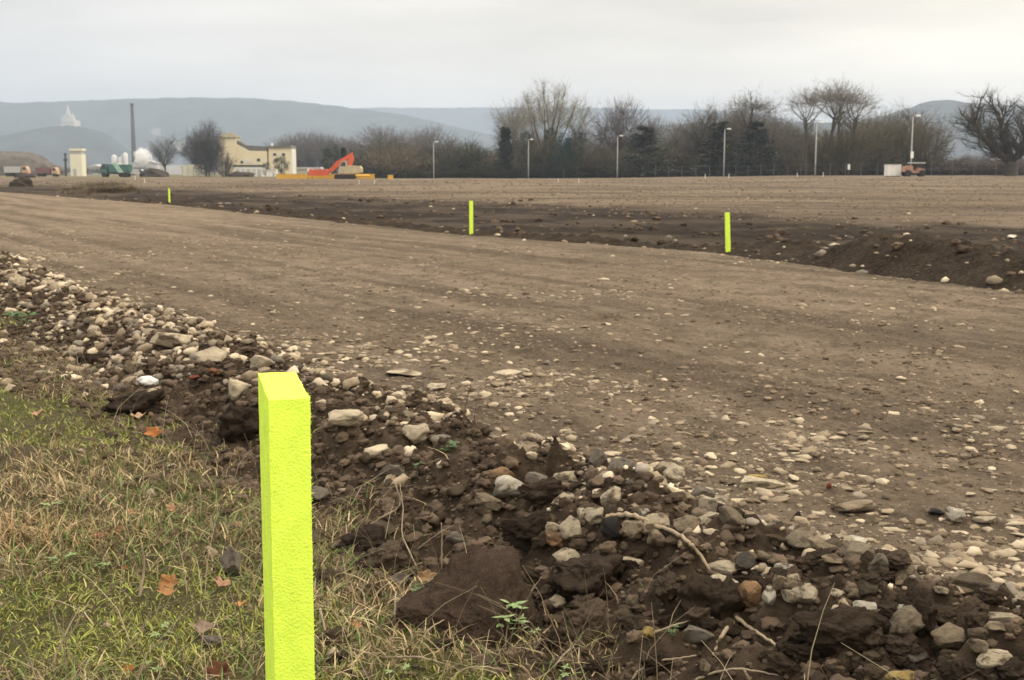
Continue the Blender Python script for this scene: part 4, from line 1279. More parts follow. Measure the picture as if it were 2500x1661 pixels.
def k_round(seed, bare=0.22, spread=0.95, limbs=7, w=0.0026, dens=1.0):
    t = Tree(seed); r = t.r
    tr = t.limb(Vector((0, 0, 0)), UP, bare, 0.020, 0.015, 0.1, 0.04, 4)
    ld = t.limb(tr[-1], UP, 0.6, 0.014, 0.003, 0.08, 0.12, 6)
    def sub(pts, L, rad, lvl):
        for j in range(1, len(pts)):
            for _ in range(2 if lvl == 0 else 1):
                p = pts[j - 1].lerp(pts[j], r.random()); d = rdir(r, (pts[j] - pts[j - 1]).normalized(), r.uniform(0.45, 1.0))
                if lvl < 1:
                    sub(t.limb(p, d, L * r.uniform(0.5, 0.75), rad * 0.55, 0.0012, 0.08, 0.14, 4, 4), L * 0.6, rad * 0.5, lvl + 1)
                for _k in range(int(2 * dens + r.random())):
                    t.twig(p, rdir(r, d, r.uniform(0, 0.6)), r.uniform(0.09, 0.19), w, 4, 0.05, 0.16)
    sub(ld, 0.34, 0.010, 0)
    t.dome(int(650 * dens), (0, 0, 0.57), 0.44 * spread, 0.42, 0.12, w * 0.9, 5, 0.45)
    for i in range(limbs):
        a = 6.28 * i / limbs + r.uniform(-0.3, 0.3); th_ = r.uniform(0.5, 1.15) * spread
        d = Vector((math.cos(a) * math.sin(th_), math.sin(a) * math.sin(th_), math.cos(th_)))
        sub(t.limb(tr[-1] - UP * r.uniform(0, 0.1), d, r.uniform(0.42, 0.58), 0.010, 0.002, 0.10, 0.10, 5), 0.32, 0.007, 0)
    return t.meshes()


def k_tall(seed):
    t = Tree(seed); r = t.r
    tr = t.limb(Vector((0, 0, 0)), UP, 0.62, 0.017, 0.010, 0.08, 0.03, 6)
    for i in range(9):
        p = tr[-1] - UP * r.uniform(-0.02, 0.16); a = r.uniform(0, 6.28); th_ = r.uniform(0.25, 1.15)
        d = Vector((math.cos(a) * math.sin(th_), math.sin(a) * math.sin(th_), math.cos(th_)))
        pts = t.limb(p, d, r.uniform(0.22, 0.36), 0.006, 0.0015, 0.12, 0.14, 5, 4)
        for j in range(1, 6):
            for _ in range(3):
                t.twig(pts[j], rdir(r, (pts[j] - pts[j - 1]).normalized(), r.uniform(0.2, 0.9)), r.uniform(0.06, 0.14), 0.0022, 6, 0.02, 0.2)
    t.dome(330, (0, 0, 0.78), 0.23, 0.22, 0.09, 0.0024, 5, 0.3, 0.3)
    for i in range(26):
        t.twig(tr[r.randint(2, 6)], rdir(r, UP, r.uniform(0.6, 1.3)), 0.08, 0.002, 3)
    return t.meshes()


def k_oak(seed):
    t = Tree(seed); r = t.r
    tr = t.limb(Vector((0, 0, -0.01)), UP, 0.21, 0.062, 0.048, 0.1, 0.03, 4, 8)
    def sub(pts, L, rad, lvl):
        for j in range(1, len(pts)):
            for _ in range(2):
                p = pts[j - 1].lerp(pts[j], r.random()); d = rdir(r, (pts[j] - pts[j - 1]).normalized(), r.uniform(0.4, 0.95))
                if lvl < 2 and r.random() < (1.0 if lvl == 0 else 0.75):
                    sub(t.limb(p, d, L * r.uniform(0.5, 0.8), rad * 0.5, 0.0018, 0.10, 0.16, 4, 5), L * 0.58, rad * 0.5, lvl + 1)
                elif lvl > 0 or j > 2:
                    t.twig(p, d, r.uniform(0.06, 0.13), 0.0022, 3, 0.10, 0.16)
    for a, th_, L, rad in ((3.2, 0.55, 0.72, 0.042), (1.7, 0.10, 0.74, 0.046), (-0.1, 0.62, 0.70, 0.040), (4.9, 0.5, 0.55, 0.028), (2.6, 0.85, 0.6, 0.024)):
        d = Vector((math.cos(a) * math.sin(th_), math.sin(a) * math.sin(th_), math.cos(th_)))
        sub(t.limb(tr[-1] - UP * 0.03, d, L, rad, 0.007, 0.08, 0.12, 7, 7), 0.40, rad * 0.6, 0)
    return t.meshes()


def k_bush(seed, stems=16, tw=9, w=0.010):
    t = Tree(seed); r = t.r
    for i in range(stems):
        a = r.uniform(0, 6.28); th_ = r.uniform(0.05, 1.05)
        d = Vector((math.cos(a) * math.sin(th_), math.sin(a) * math.sin(th_), math.cos(th_)))
        b0 = Vector((math.cos(a), math.sin(a), 0)) * r.uniform(0, 0.18)
        pts = t.limb(b0, d, r.uniform(0.55, 0.95), 0.013, 0.003, 0.06, 0.10, 5, 4)
        for j in range(1, 6):
            for _ in range(tw):
                t.twig(pts[j - 1].lerp(pts[j], r.random()), rdir(r, d, r.uniform(0.2, 1.3)), r.uniform(0.10, 0.26), w, 3, 0.03, 0.2)
    t.dome(380, (0, 0, 0.42), 0.62, 0.52, 0.16, w, 4, 0.3)
    return t.meshes()


def k_willow(seed):
    return k_bush(seed, 26, 11, 0.0052)


def k_conifer(seed, wide=0.24, col=False):
    t = Tree(seed); r = t.r
    t.limb(Vector((0, 0, 0)), UP, 0.97, 0.02, 0.003, 0.05, 0.01, 6)
    for i in range(150):
        z = r.uniform(0.06, 0.98); a = r.uniform(0, 6.28)
        L = wide * ((1 - z) ** (0.5 if col else 0.8)) * r.uniform(0.65, 1.2) + 0.02
        d = Vector((math.cos(a), math.sin(a), 0.55 if col else r.uniform(-0.25, 0.25))).normalized()
        for q in range(26):
            f = r.random() ** 0.7
            p = Vector((0, 0, z)) + d * L * f + Vector((r.gauss(0, 1), r.gauss(0, 1), r.gauss(0, 1))) * 0.012
            t.lf.append((p, rdir(r, d, r.uniform(0.1, 0.9)), r.uniform(0.025, 0.055), r.uniform(0.005, 0.011)))
    return t.meshes()


def k_evergreen(seed):                # broad ivy-clad or yew-like crown
    t = Tree(seed); r = t.r
    t.limb(Vector((0, 0, 0)), UP, 0.8, 0.03, 0.006, 0.05, 0.05, 6)
    for i in range(70):
        z = 0.12 + 0.83 * r.random(); a = r.uniform(0, 6.28); R_ = 0.36 * math.sqrt(max(0.02, 1 - ((z - 0.42) / 0.58) ** 2)) * math.sqrt(r.random())
        c = Vector((math.cos(a) * R_, math.sin(a) * R_, z)); q_ = r.uniform(0.04, 0.085)
        for q in range(50):
            o_ = Vector((r.gauss(0, 1), r.gauss(0, 1), r.gauss(0, 1))) * q_ * 0.6
            t.lf.append((c + o_, (o_.normalized() + UP * 0.3).normalized(), r.uniform(0.02, 0.045), r.uniform(0.006, 0.013)))
    return t.meshes()


KIND = {'fan': [k_fan(1)], 'round': [k_round(2), k_round(3, 0.3, 0.8, 6), k_round(31, 0.15, 1.1, 9, 0.0034, 1.6)], 'tall': [k_tall(4), k_tall(5), k_tall(6)], 'oak': [k_oak(7)],
        'bush': [k_bush(8), k_bush(9), k_bush(10, 20, 10, 0.012), k_bush(12, 12, 8)], 'willow': [k_willow(14), k_willow(15)], 'conifer': [k_conifer(16), k_conifer(17, 0.3)],
        'column': [k_conifer(18, 0.14, True)], 'evergreen': [k_evergreen(19), k_evergreen(20)]}
TCOL = {'fan': (0.23, 0.21, 0.155), 'round': (0.15, 0.128, 0.10), 'tall': (0.165, 0.148, 0.115), 'oak': (0.075, 0.068, 0.05), 'bush': (0.095, 0.08, 0.058), 'willow': (0.125, 0.108, 0.066),
        'conifer': (0.048, 0.054, 0.036), 'column': (0.038, 0.050, 0.034), 'evergreen': (0.044, 0.052, 0.034)}
BARK = (0.075, 0.065, 0.05)
tn = [0]


def plant(kind, u, vt, wpx, D, lab, name, cat, group=None, col=None, vb=None, var=None, sink=0.1):
    """stand a tree at picture column u and distance D, its top at row vt and its width wpx pixels"""
    b = at(u, HORIZON, D); gz0 = hz(b.x, D) if D < 400 else 0.0
    top = at(u, vt, D)
    hgt = top.z - gz0
    tn[0] += 1
    ms = KIND[kind]; tm, cm = ms[(var if var is not None else tn[0]) % len(ms)]
    root = empty(name, (b.x, D, gz0 - sink), lab, cat, group, random.uniform(0, 6.28) if kind not in ('fan', 'oak') else 0.0)
    W = wpx / F * D * (1.18 if kind in ('round', 'tall') else 1.0)
    root.scale = (W, W, hgt + sink)
    a = link('trunk', tm, root); a.color = (*BARK, 1)
    c = link('crown', cm, root)
    k = random.uniform(0.85, 1.15); q = col or TCOL[kind]
    c.color = (q[0] * k, q[1] * k, q[2] * k, 1)
    return root


GT = 'bare trees beyond the field'
plant('fan', 1338, 204, 215, 238, 'tall bare fan-shaped tree with many straight stems, highest of the middle of the treeline', 'bare_tree', 'tree', GT)
plant('round', 1258, 262, 80, 262, 'faint grey bare tree left of the fan-shaped tree', 'bare_tree', 'tree', GT, (0.14, 0.12, 0.10))
plant('round', 1422, 300, 70, 262, 'low faint bare tree at the right foot of the fan-shaped tree', 'bare_tree', 'tree', GT, (0.14, 0.12, 0.10))
plant('round', 1518, 247, 110, 240, 'rounded grey-brown bare tree behind the third lamp post from the left', 'bare_tree', 'tree', GT, (0.13, 0.105, 0.085), var=2)
plant('round', 1592, 287, 76, 255, 'thin faint bare tree right of the rounded grey-brown one', 'bare_tree', 'tree', GT, (0.14, 0.12, 0.10))
plant('round', 1720, 258, 92, 225, 'open dark-branched bare tree left of the fourth lamp post', 'bare_tree', 'tree', GT, (0.09, 0.078, 0.06), var=1)
plant('tall', 1838, 225, 112, 215, 'tall bare tree with a leaning top between the fourth and fifth lamp posts', 'bare_tree', 'tree', GT, (0.12, 0.108, 0.08))
plant('round', 1790, 280, 90, 222, 'bare tree between the dark conifers right of the fourth lamp post', 'bare_tree', 'tree', GT)
plant('round', 1885, 285, 100, 225, 'grey bare tree just left of the four slim trees', 'bare_tree', 'tree', GT)
plant('tall', 1968, 214, 92, 205, 'slim bare tree, leftmost of the four with umbrella crowns', 'bare_tree', 'tree', GT, var=0)
plant('tall', 2018, 198, 100, 207, 'slim bare tree, highest of the four with umbrella crowns', 'bare_tree', 'tree', GT, var=1)
plant('tall', 2046, 196, 92, 210, 'slim bare tree, third from left of the four with umbrella crowns', 'bare_tree', 'tree', GT, var=2)
plant('tall', 2078, 212, 100, 206, 'slim bare tree, rightmost of the four with umbrella crowns', 'bare_tree', 'tree', GT, var=0)
for u_x, v_x, w_x in ((1650, 300, 70), (1690, 288, 80), (1765, 262, 96), (1812, 250, 90), (1868, 262, 96), (1915, 285, 100), (1945, 312, 84), (2000, 310, 90), (2110, 282, 90)):
    plant('round', u_x, v_x, w_x, 228 + (u_x % 7) * 3, 'grey bare tree in the dense stand between the fourth and sixth lamp posts' if u_x > 1767 else 'grey bare tree close to the left of the fourth lamp post', 'bare_tree', 'tree', 'bare trees of the right-hand stand', (0.13, 0.112, 0.088) if u_x % 2 else (0.155, 0.135, 0.108))
plant('oak', 2468, 226, 235, 168, 'stout dark bare tree with three thick limbs at the right edge', 'bare_tree', 'tree', GT)
plant('round', 2150, 270, 120, 225, 'wide grey bare tree behind the olive thicket', 'bare_tree', 'tree', GT)
plant('round', 2225, 262, 110, 235, 'bare tree behind the sixth lamp post', 'bare_tree', 'tree', GT)
plant('round', 935, 312, 118, 330, 'rounded faded grey bare tree right of the orange excavator', 'bare_tree', 'tree', GT, (0.15, 0.13, 0.115), var=2)
plant('round', 1010, 316, 70, 340, 'faded grey bare tree left of the first lamp post', 'bare_tree', 'tree', GT, (0.15, 0.13, 0.115), var=0)
plant('round', 1052, 312, 80, 345, 'faded grey bare tree behind the first lamp post', 'bare_tree', 'tree', GT, (0.15, 0.13, 0.115), var=2)
plant('round', 510, 298, 62, 300, 'taller dark bare tree just left of the cream house tower', 'bare_tree', 'tree', GT, (0.075, 0.07, 0.06), var=2)
plant('round', 488, 322, 74, 310, 'dark bare tree left of the cream house, lower of the pair', 'bare_tree', 'tree', GT, (0.085, 0.08, 0.07), var=2)
plant('evergreen', 504, 345, 50, 298, 'dark ivy-covered tree standing in front of the pair beside the house', 'evergreen_tree', 'tree', 'evergreen trees of the treeline', (0.05, 0.052, 0.045))
plant('round', 405, 332, 52, 330, 'small thin bare tree between the steam and the house', 'bare_tree', 'tree', GT, (0.10, 0.095, 0.085), var=1)
plant('bush', 548, 372, 44, 290, 'leafless shrub in front of the cream house tower', 'shrub', 'shrub', 'shrubs around the house', (0.09, 0.08, 0.065))
plant('evergreen', 686, 382, 36, 300, 'dark shrub against the right wing of the cream house', 'shrub', 'shrub', 'shrubs around the house')
plant('evergreen', 651, 398, 20, 292, 'small dark shrub by the white sheds', 'shrub', 'shrub', 'shrubs around the house')
for i, u in enumerate((690, 724, 752, 786, 818, 850)):
    plant('round', u, (338, 330, 324, 326, 334, 338)[i], 70, 470, 'faded pale grey tree in the distant wood behind the house', 'bare_tree', 'tree', 'faded trees of the distant wood', (0.16, 0.14, 0.125), var=2)
plant('evergreen', 812, 356, 46, 250, 'dark round evergreen just left of the orange excavator boom', 'evergreen_tree', 'tree', 'evergreen trees of the treeline')
plant('column', 840, 362, 16, 250, 'small dark pointed tree behind the excavator boom', 'evergreen_tree', 'tree', 'evergreen trees of the treeline')
GE = 'evergreen trees of the treeline'
plant('column', 1233, 312, 34, 217, 'dark narrow evergreen left of the second lamp post', 'evergreen_tree', 'tree', GE)
plant('evergreen', 1284, 322, 36, 216, 'dark evergreen beside the second lamp post', 'evergreen_tree', 'tree', GE)
plant('evergreen', 1375, 326, 42, 214, 'darkest blue-green evergreen under the right side of the fan tree', 'evergreen_tree', 'tree', GE, (0.022, 0.042, 0.036))
plant('evergreen', 1345, 312, 34, 218, 'dark evergreen in the middle of the fan tree', 'evergreen_tree', 'tree', GE)
plant('evergreen', 1404, 308, 36, 218, 'dark ragged evergreen at the right edge of the fan tree', 'evergreen_tree', 'tree', GE)
plant('conifer', 1572, 310, 96, 217, 'broad dark conifer right of the third lamp post', 'evergreen_tree', 'tree', GE, var=1)
plant('conifer', 1752, 300, 92, 212, 'dark pointed conifer just left of the fourth lamp post', 'evergreen_tree', 'tree', GE, var=0)
plant('conifer', 1843, 300, 84, 212, 'dark conifer below the tall leaning bare tree', 'evergreen_tree', 'tree', GE, (0.042, 0.052, 0.034), var=1)
plant('evergreen', 1640, 345, 50, 238, 'olive evergreen between the third and fourth lamp posts', 'evergreen_tree', 'tree', GE, (0.06, 0.062, 0.042))
GW = 'olive thickets on the right'
for i, (u, vt, w, lab) in enumerate(((2060, 300, 130, 'olive-brown thicket right of the fifth lamp post'), (2130, 285, 120, 'olive-brown thicket above the white box'), (2205, 282, 130, 'olive thicket behind the sixth lamp post'), (2262, 300, 100, 'brown thicket at the right end of the olive clump'), (2012, 330, 90, 'olive thicket at the feet of the four slim trees'))):
    plant('willow', u, vt, w, 205 + 4 * (i % 3), lab, 'thicket', 'thicket', GW)
posts_u = [1059, 1290, 1507, 1767, 1990, 2223]
rb = random.Random(44)
u = 880
seg_lab = ['leafless brown bush in the hedge line left of the first lamp post', 'leafless brown bush between the first and second lamp posts', 'leafless brown bush between the second and third lamp posts', 'leafless brown bush between the third and fourth lamp posts',
           'leafless brown bush between the fourth and fifth lamp posts', 'leafless brown bush between the fifth and sixth lamp posts', 'low pinkish-grey bush right of the sixth lamp post']
while u < 2560:
    sg = sum(u > q for q in posts_u)
    vt = (rb.uniform(338, 372) if rb.random() < 0.4 else rb.uniform(366, 400)) if sg < 6 else rb.uniform(378, 402)
    if sg in (2, 3): vt -= 6
    plant('bush', u, vt, rb.uniform(70, 112), rb.uniform(222, 242) - 0.03 * max(0, u - 1700), seg_lab[sg], 'bush', 'bush', 'bushes along the far field edge',
          (0.135, 0.112, 0.10) if sg == 6 else rb.choice(((0.125, 0.106, 0.078), (0.105, 0.09, 0.064), (0.085, 0.085, 0.058), (0.15, 0.122, 0.085), (0.07, 0.07, 0.05))))
    u += rb.uniform(16, 27)
u = 965
while u < 1960:
    sg = sum(u > q for q in posts_u)
    plant('round', u, rb.uniform(328, 362), rb.uniform(46, 80), rb.uniform(244, 262), 'small bare tree rising behind the hedge ' + ('left of all the lamp posts' if sg == 0 else 'right of the %s lamp post' % ('first', 'second', 'third', 'fourth', 'fifth', 'sixth')[sg - 1]), 'bare_tree', 'tree', 'small bare trees behind the hedge', (0.105, 0.09, 0.07))
    u += rb.uniform(26, 48)
u = 890
while u < 2330:
    sg = sum(u > q for q in posts_u)
    D = rb.uniform(214, 222) - 0.03 * max(0, u - 1700)
    if sg < 4 or rb.random() < 0.45:
        plant('bush', u, rb.uniform(402, 418), rb.uniform(40, 70), D, 'low dark bush at the foot of the treeline ' + ('left of all the lamp posts' if sg == 0 else 'right of the %s lamp post' % ('first', 'second', 'third', 'fourth', 'fifth', 'sixth')[sg - 1]), 'low_bush', 'bush', 'low bushes at the foot of the treeline', (0.05, 0.052, 0.034))
    u += rb.uniform(22, 36)

# ------------------------------------------------------------------ lamp posts, fence, pegs
M_conc = pmat('weathered_concrete', (0.34, 0.33, 0.31), 0.85, 0.2, 0.15, 4)
M_lampw = pmat('lamp_housing', (0.70, 0.70, 0.68), 0.5, 0.4, 0.05)
M_white = pmat('white_paint', (0.74, 0.73, 0.68), 0.6, 0.3, 0.08, 2)
M_dark = pmat('dark_metal', (0.06, 0.06, 0.06), 0.6, 0.3, 0.2, 4)
M_rub = pmat('tyre_rubber', (0.035, 0.033, 0.03), 0.85, 0.2, 0.2, 6)
M_glass = pmat('dark_window', (0.04, 0.05, 0.06), 0.15, 0.5, 0.05)
ordn = ('first', 'second', 'third', 'fourth', 'fifth', 'sixth')
pm, hm, am = MB(), MB(), MB()
pm.tube([(0, 0, -0.3), (0, 0, 2.2), (0, 0, 7.9)], [0.12, 0.11, 0.075], 10)
am.tube([(0, 0, 7.75), (0, -0.02, 8.0), (0.25, -0.05, 8.12), (0.55, -0.08, 8.1)], [0.05, 0.05, 0.045, 0.04], 8)
hm.add([(x, y, z) for x, y, z in ((0.4, -0.2, 8.02), (1.1, -0.17, 8.0), (1.1, 0.05, 8.0), (0.4, 0.08, 8.02), (0.42, -0.16, 8.24), (1.0, -0.14, 8.2), (1.0, 0.02, 8.2), (0.42, 0.04, 8.24))],
       [[3, 2, 1, 0], [4, 5, 6, 7], [0, 1, 5, 4], [1, 2, 6, 5], [2, 3, 7, 6], [3, 0, 4, 7]])
px0 = [pm.build('pole', M_conc, None, True), am.build('arm', M_conc, None, True), hm.build('lamp_head', M_lampw)]
bx_ = MB(); bx_.box((0.0, -0.16, 2.9), (0.34, 0.2, 0.9)); sign_box = bx_.build('switch_box', M_white)
tops = (345, 339, 330, 313, 296, 280)
for i, u in enumerate(posts_u):
    vt = tops[i]
    D = min(8.2 * F / (432 - vt) * (1.0 if i < 3 else 1.02), 210.0)
    b = at(u, HORIZON, D); g = hz(b.x, D)
    root = empty('lamp_post', (b.x, D, g), 'grey lamp post with a pale head, %s from the left along the treeline' % ordn[i], 'lamp post', 'lamp posts along the far field edge')
    k = (at(u, vt, D).z - g) / 8.24; root.scale = (k, k, k)
    root.rotation_euler = (0, 0, R(-6 + 4 * i))
    for q in px0:
        if i == 0: q.parent = root
        else:
            c = q.copy(); COL.objects.link(c); c.parent = root
    if i == 5: sign_box.parent = root

# wire fence in front of the right-hand trees
fr_ = [at(u, HORIZON, D) for u, D in ((1600, 205), (1767, 196), (1990, 178), (2223, 166), (2540, 158))]
root = empty('wire_fence', (0, 0, 0), 'grey wire mesh fence with thin posts in front of the right-hand trees', 'fence')
M_wire = pmat('galvanised_wire', (0.15, 0.15, 0.145), 0.6, 0.3, 0.1)
seg = []
for a, b in zip(fr_[:-1], fr_[1:]):
    n = max(2, int((b - a).length / 2.6))
    seg += [a.lerp(b, i / n) for i in range(n)]
seg.append(fr_[-1]); seg = [Vector((p.x, p.y, hz(p.x, p.y))) for p in seg]
wm_ = MB()
for hgt in (0.15, 0.95, 1.75):
    for a, b in zip(seg[:-1], seg[1:]):
        wm_.box(((a.x + b.x) / 2, (a.y + b.y) / 2, (a.z + b.z) / 2 + hgt), ((b - a).length, 0.012, 0.022), math.atan2(b.y - a.y, b.x - a.x))
wm_.build('mesh_wires', M_wire, root)
p0 = None
for p in seg[:95]:
    if p0 is None:
        m_ = MB(); m_.tube([(0, 0, -0.2), (0, 0, 1.95)], 0.035, 6); p0 = m_.build('post', M_wire, root); q = p0
    else:
        q = p0.copy(); COL.objects.link(q); q.parent = root
    q.location = p

# little white marker pegs on the far field
m_ = MB(); m_.box((0, 0, 0.30), (0.13, 0.09, 0.66), 0, 0.9); m_.prism([(-0.058, 0.63), (0.058, 0.63), (0.0, 0.70)], -0.04, 0.04)
peg_me = m_.build('marker_peg', M_white).data; bpy.data.objects.remove(bpy.data.objects['marker_peg'])
pegs = [(329, 439, 'pale marker peg near the green tipper, left of two'), (352, 447, 'pale marker peg near the green tipper, right of two'), (876, 449, 'pale peg below the excavator, left of two'), (914, 449, 'pale peg below the excavator, right of two'),
        (1363, 446, 'white peg right of the second lamp post, left of two'), (1413, 447, 'white peg right of the second lamp post, nearer the third'), (1722, 439, 'white peg left of the fourth lamp post'), (1780, 439, 'white peg just right of the fourth lamp post'),
        (1947, 434, 'white peg left of the fifth lamp post'), (2010, 436, 'white peg just right of the fifth lamp post')]
for u, v, lab in pegs:
    D = min(175, max(95, 2900 / max(4, v - HORIZON) * 1.0)); b = at(u, HORIZON, D)
    o = link('marker_peg', peg_me); o.location = (b.x, D, hz(b.x, D)); k = 10.5 / F * D / 0.7; o.scale = (k * 0.8, k * 0.8, k); tag(o, lab, 'marker peg', 'white marker pegs on the far field')

# ------------------------------------------------------------------ white box, machine
def pos(u, D, dz=0.0):
    b = at(u, HORIZON, D); return Vector((b.x, D, (hz(b.x, D) if D < 400 else 0.0) + dz))


D = 160; S1 = D / F
root = empty('site_cabin', pos(2179, D), 'small white box cabin standing at the foot of the treeline', 'cabin')
m_ = MB(); m_.box((0, 0, 15 * S1), (32 * S1, 1.6, 26 * S1)); m_.build('body', M_white, root)
m_ = MB(); m_.box((0, 0, 28.6 * S1), (33.5 * S1, 1.72, 1.1 * S1)); m_.build('roof', M_lampw, root)
m_ = MB(); m_.box((0, 0, 0.9 * S1), (30 * S1, 1.5, 1.7 * S1)); m_.build('skid', M_dark, root)
m_ = MB(); m_.box((8 * S1, -0.812, 14 * S1), (9 * S1, 0.02, 20 * S1)); m_.build('door', M_lampw, root)
M_rust = pmat('rusty_orange_paint', (0.34, 0.20, 0.14), 0.7, 0.2, 0.4, 3)
M_grey = pmat('grey_paint', (0.42, 0.42, 0.42), 0.6, 0.3, 0.15, 3)
root = empty('site_dumper', pos(2230, 158), 'rusty orange site dumper with a grey canopy beside the white box', 'dumper')
m_ = MB(); m_.prism([(-1.5, 0.6), (-1.3, 1.35), (-0.3, 1.45), (-0.2, 0.7)], -0.6, 0.6); m_.build('skip', M_rust, root)
m_ = MB(); m_.box((0.5, 0, 0.62), (1.7, 0.8, 0.35)); m_.prism([(0.35, 0.79), (0.35, 1.15), (1.3, 1.05), (1.4, 0.79)], -0.4, 0.4); m_.build('chassis', M_rust, root)
m_ = MB(); m_.box((0.35, 0, 1.78), (2.0, 1.1, 0.16)); m_.build('canopy', M_grey, root)
m_ = MB()
for x, y in ((-0.45, -0.45), (-0.45, 0.45), (1.15, -0.45), (1.15, 0.45)): m_.tube([(x, y, 0.9), (x, y, 1.72)], 0.035, 6)
m_.build('canopy_frame', M_dark, root)
for x, y in ((-0.95, -0.62), (-0.95, 0.62), (1.0, -0.5), (1.0, 0.5)):
    w_ = MB(); w_.tube([(x, y - 0.14, 0.42), (x, y + 0.14, 0.42)], 0.42, 14); w_.build('wheel', M_rub, root)
m_ = MB(); m_.box((0.75, 0, 1.28), (0.4, 0.5, 0.25)); m_.build('seat', M_dark, root)
root = empty('sign_board', pos(2072, 172), 'small white sign board on a post in front of the thicket', 'sign')
m_ = MB(); m_.box((0, 0, 1.35), (0.36, 0.03, 0.75)); m_.build('board', M_white, root)
m_ = MB(); m_.tube([(0, 0.04, -0.2), (0, 0.04, 1.7)], 0.03, 6); m_.build('post', M_wire, root)

# ------------------------------------------------------------------ excavator and yellow barrier
D = 190; k = D / F
M_orange = pmat('orange_red_paint', (0.58, 0.105, 0.045), 0.55, 0.3, 0.12, 2)
M_cream = pmat('dusty_cream_paint', (0.46, 0.39, 0.26), 0.7, 0.2, 0.2, 2)
M_yel = pmat('yellow_paint', (0.62, 0.37, 0.06), 0.65, 0.25, 0.12, 1)
root = empty('excavator', pos(843, D - 4), 'orange excavator with a cream body and its arm folded down to the left', 'excavator')
m_ = MB(); m_.prism([(-1.6, 0.3), (-1.5, 0.02), (1.4, 0.02), (1.7, 0.35), (1.5, 0.72), (-1.4, 0.72)], -1.2, -0.75); m_.build('track', M_rub, root)
m_ = MB(); m_.prism([(-1.6, 0.3), (-1.5, 0.02), (1.4, 0.02), (1.7, 0.35), (1.5, 0.72), (-1.4, 0.72)], 0.75, 1.2); m_.build('track', M_rub, root)
m_ = MB(); m_.prism([(-0.9, 0.85), (2.3, 0.85), (2.55, 1.3), (2.4, 2.0), (0.6, 2.1), (-0.3, 1.7), (-0.9, 1.6)], -1.15, 1.15); bd = m_.build('body', M_cream, root)
m_ = MB(); m_.prism([(2.0, 0.95), (2.6, 1.0), (2.62, 1.7), (2.3, 1.95)], -1.2, 1.2); m_.build('counterweight', M_cream, root)
m_ = MB(); m_.prism([(-0.75, 1.6), (0.35, 1.7), (0.3, 2.75), (-0.3, 2.75), (-0.75, 2.1)], -1.12, -0.2); cb_ = m_.build('cab', M_cream, root)
m_ = MB(); m_.prism([(-0.6, 1.95), (0.22, 1.95), (0.18, 2.6), (-0.28, 2.6), (-0.6, 2.1)], -1.15, -1.125); m_.build('window', M_glass, cb_)
m_ = MB(); m_.prism([(0.1, 1.5), (0.75, 1.5), (1.35, 3.0), (1.15, 4.0), (0.7, 3.7), (0.55, 2.9)], 0.05, 0.55); m_.build('boom', M_orange, root)
m_ = MB(); m_.prism([(1.2, 4.15), (1.15, 3.65), (0.3, 2.95), (-2.2, 1.0), (-2.9, 0.9), (-2.6, 1.4), (-1.4, 2.65)], 0.1, 0.5); m_.build('stick', M_orange, root)
m_ = MB(); m_.tube([(-0.3, 0.3, 1.9), (0.75, 0.3, 3.2)], 0.10, 8); m_.build('cylinder', M_grey, root)
m_ = MB(); m_.prism([(-5.7, 0.55), (-5.6, 1.4), (-3.0, 1.5), (-2.5, 1.3), (-2.7, 0.55), (-4.0, 0.45)], -0.3, 0.9); m_.build('bucket', M_orange, root)
root = empty('barrier_wall', pos(794, D), 'long low yellow barrier on the field edge beneath the excavator', 'barrier')
m_ = MB(); m_.prism([(-119 * k, 0), (119 * k, 0), (119 * k, 11 * k), (-119 * k, 11 * k)], -0.12, 0.12); m_.build('panel', M_yel, root)
m_ = MB(); m_.box((0, 0, 11.6 * k), (239 * k, 0.3, 1.0 * k)); m_.build('rail', M_yel, root)
root = empty('barrier_block', pos(953, D), 'short yellow block standing apart, right of the long yellow barrier', 'barrier')
m_ = MB(); m_.box((0, 0, 5 * k), (13 * k, 0.5, 10 * k), 0, 0.9); m_.build('body', M_yel, root)
m_ = MB(); m_.box((0, 0, 11 * k), (5 * k, 0.25, 2 * k)); m_.build('lug', M_dark, root)
m_ = MB()
for q in range(6): m_.lathe([(0.28 - 0.03 * (q % 2), 0), (0.34, 0.12), (0.26, 0.3), (0.1, 0.36)], 9, (-0.8 + 0.32 * q, 0.1 * (q % 3), 0.0 if q % 2 else 0.02))
o = m_.build('yellow_sacks', M_yel); o.name = 'sack_heap'; o.location = pos(885, D - 6, 0.35); tag(o, 'heap of yellow and orange sacks right of the excavator', 'sacks')
root = empty('warning_board', pos(757, D - 3), 'small red and white warning board left of the excavator bucket', 'sign')
m_ = MB(); m_.box((0, 0, 1.35), (0.9, 0.05, 0.5)); m_.build('board', M_white, root)
m_ = MB(); m_.box((0.12, -0.03, 1.45), (0.4, 0.012, 0.22)); m_.build('stripe', M_orange, root)
m_ = MB(); m_.tube([(-0.3, 0, 0), (-0.3, 0, 1.2)], 0.04, 6); m_.tube([(0.3, 0, 0), (0.3, 0, 1.2)], 0.04, 6); m_.build('legs', M_dark, root)

# ------------------------------------------------------------------ cream house
D = 320; k = D / F
M_wall = pmat('cream_render', (0.74, 0.655, 0.46), 0.85, 0.15, 0.06, 0.5)
M_roof = pmat('dark_roof', (0.145, 0.138, 0.13), 0.8, 0.2, 0.2, 1)
M_olive = pmat('olive_roof', (0.19, 0.175, 0.11), 0.8, 0.2, 0.15, 1)
U0 = 640


def hx(u): return (u - U0) * k


def hv(v): return (432 - v) * k


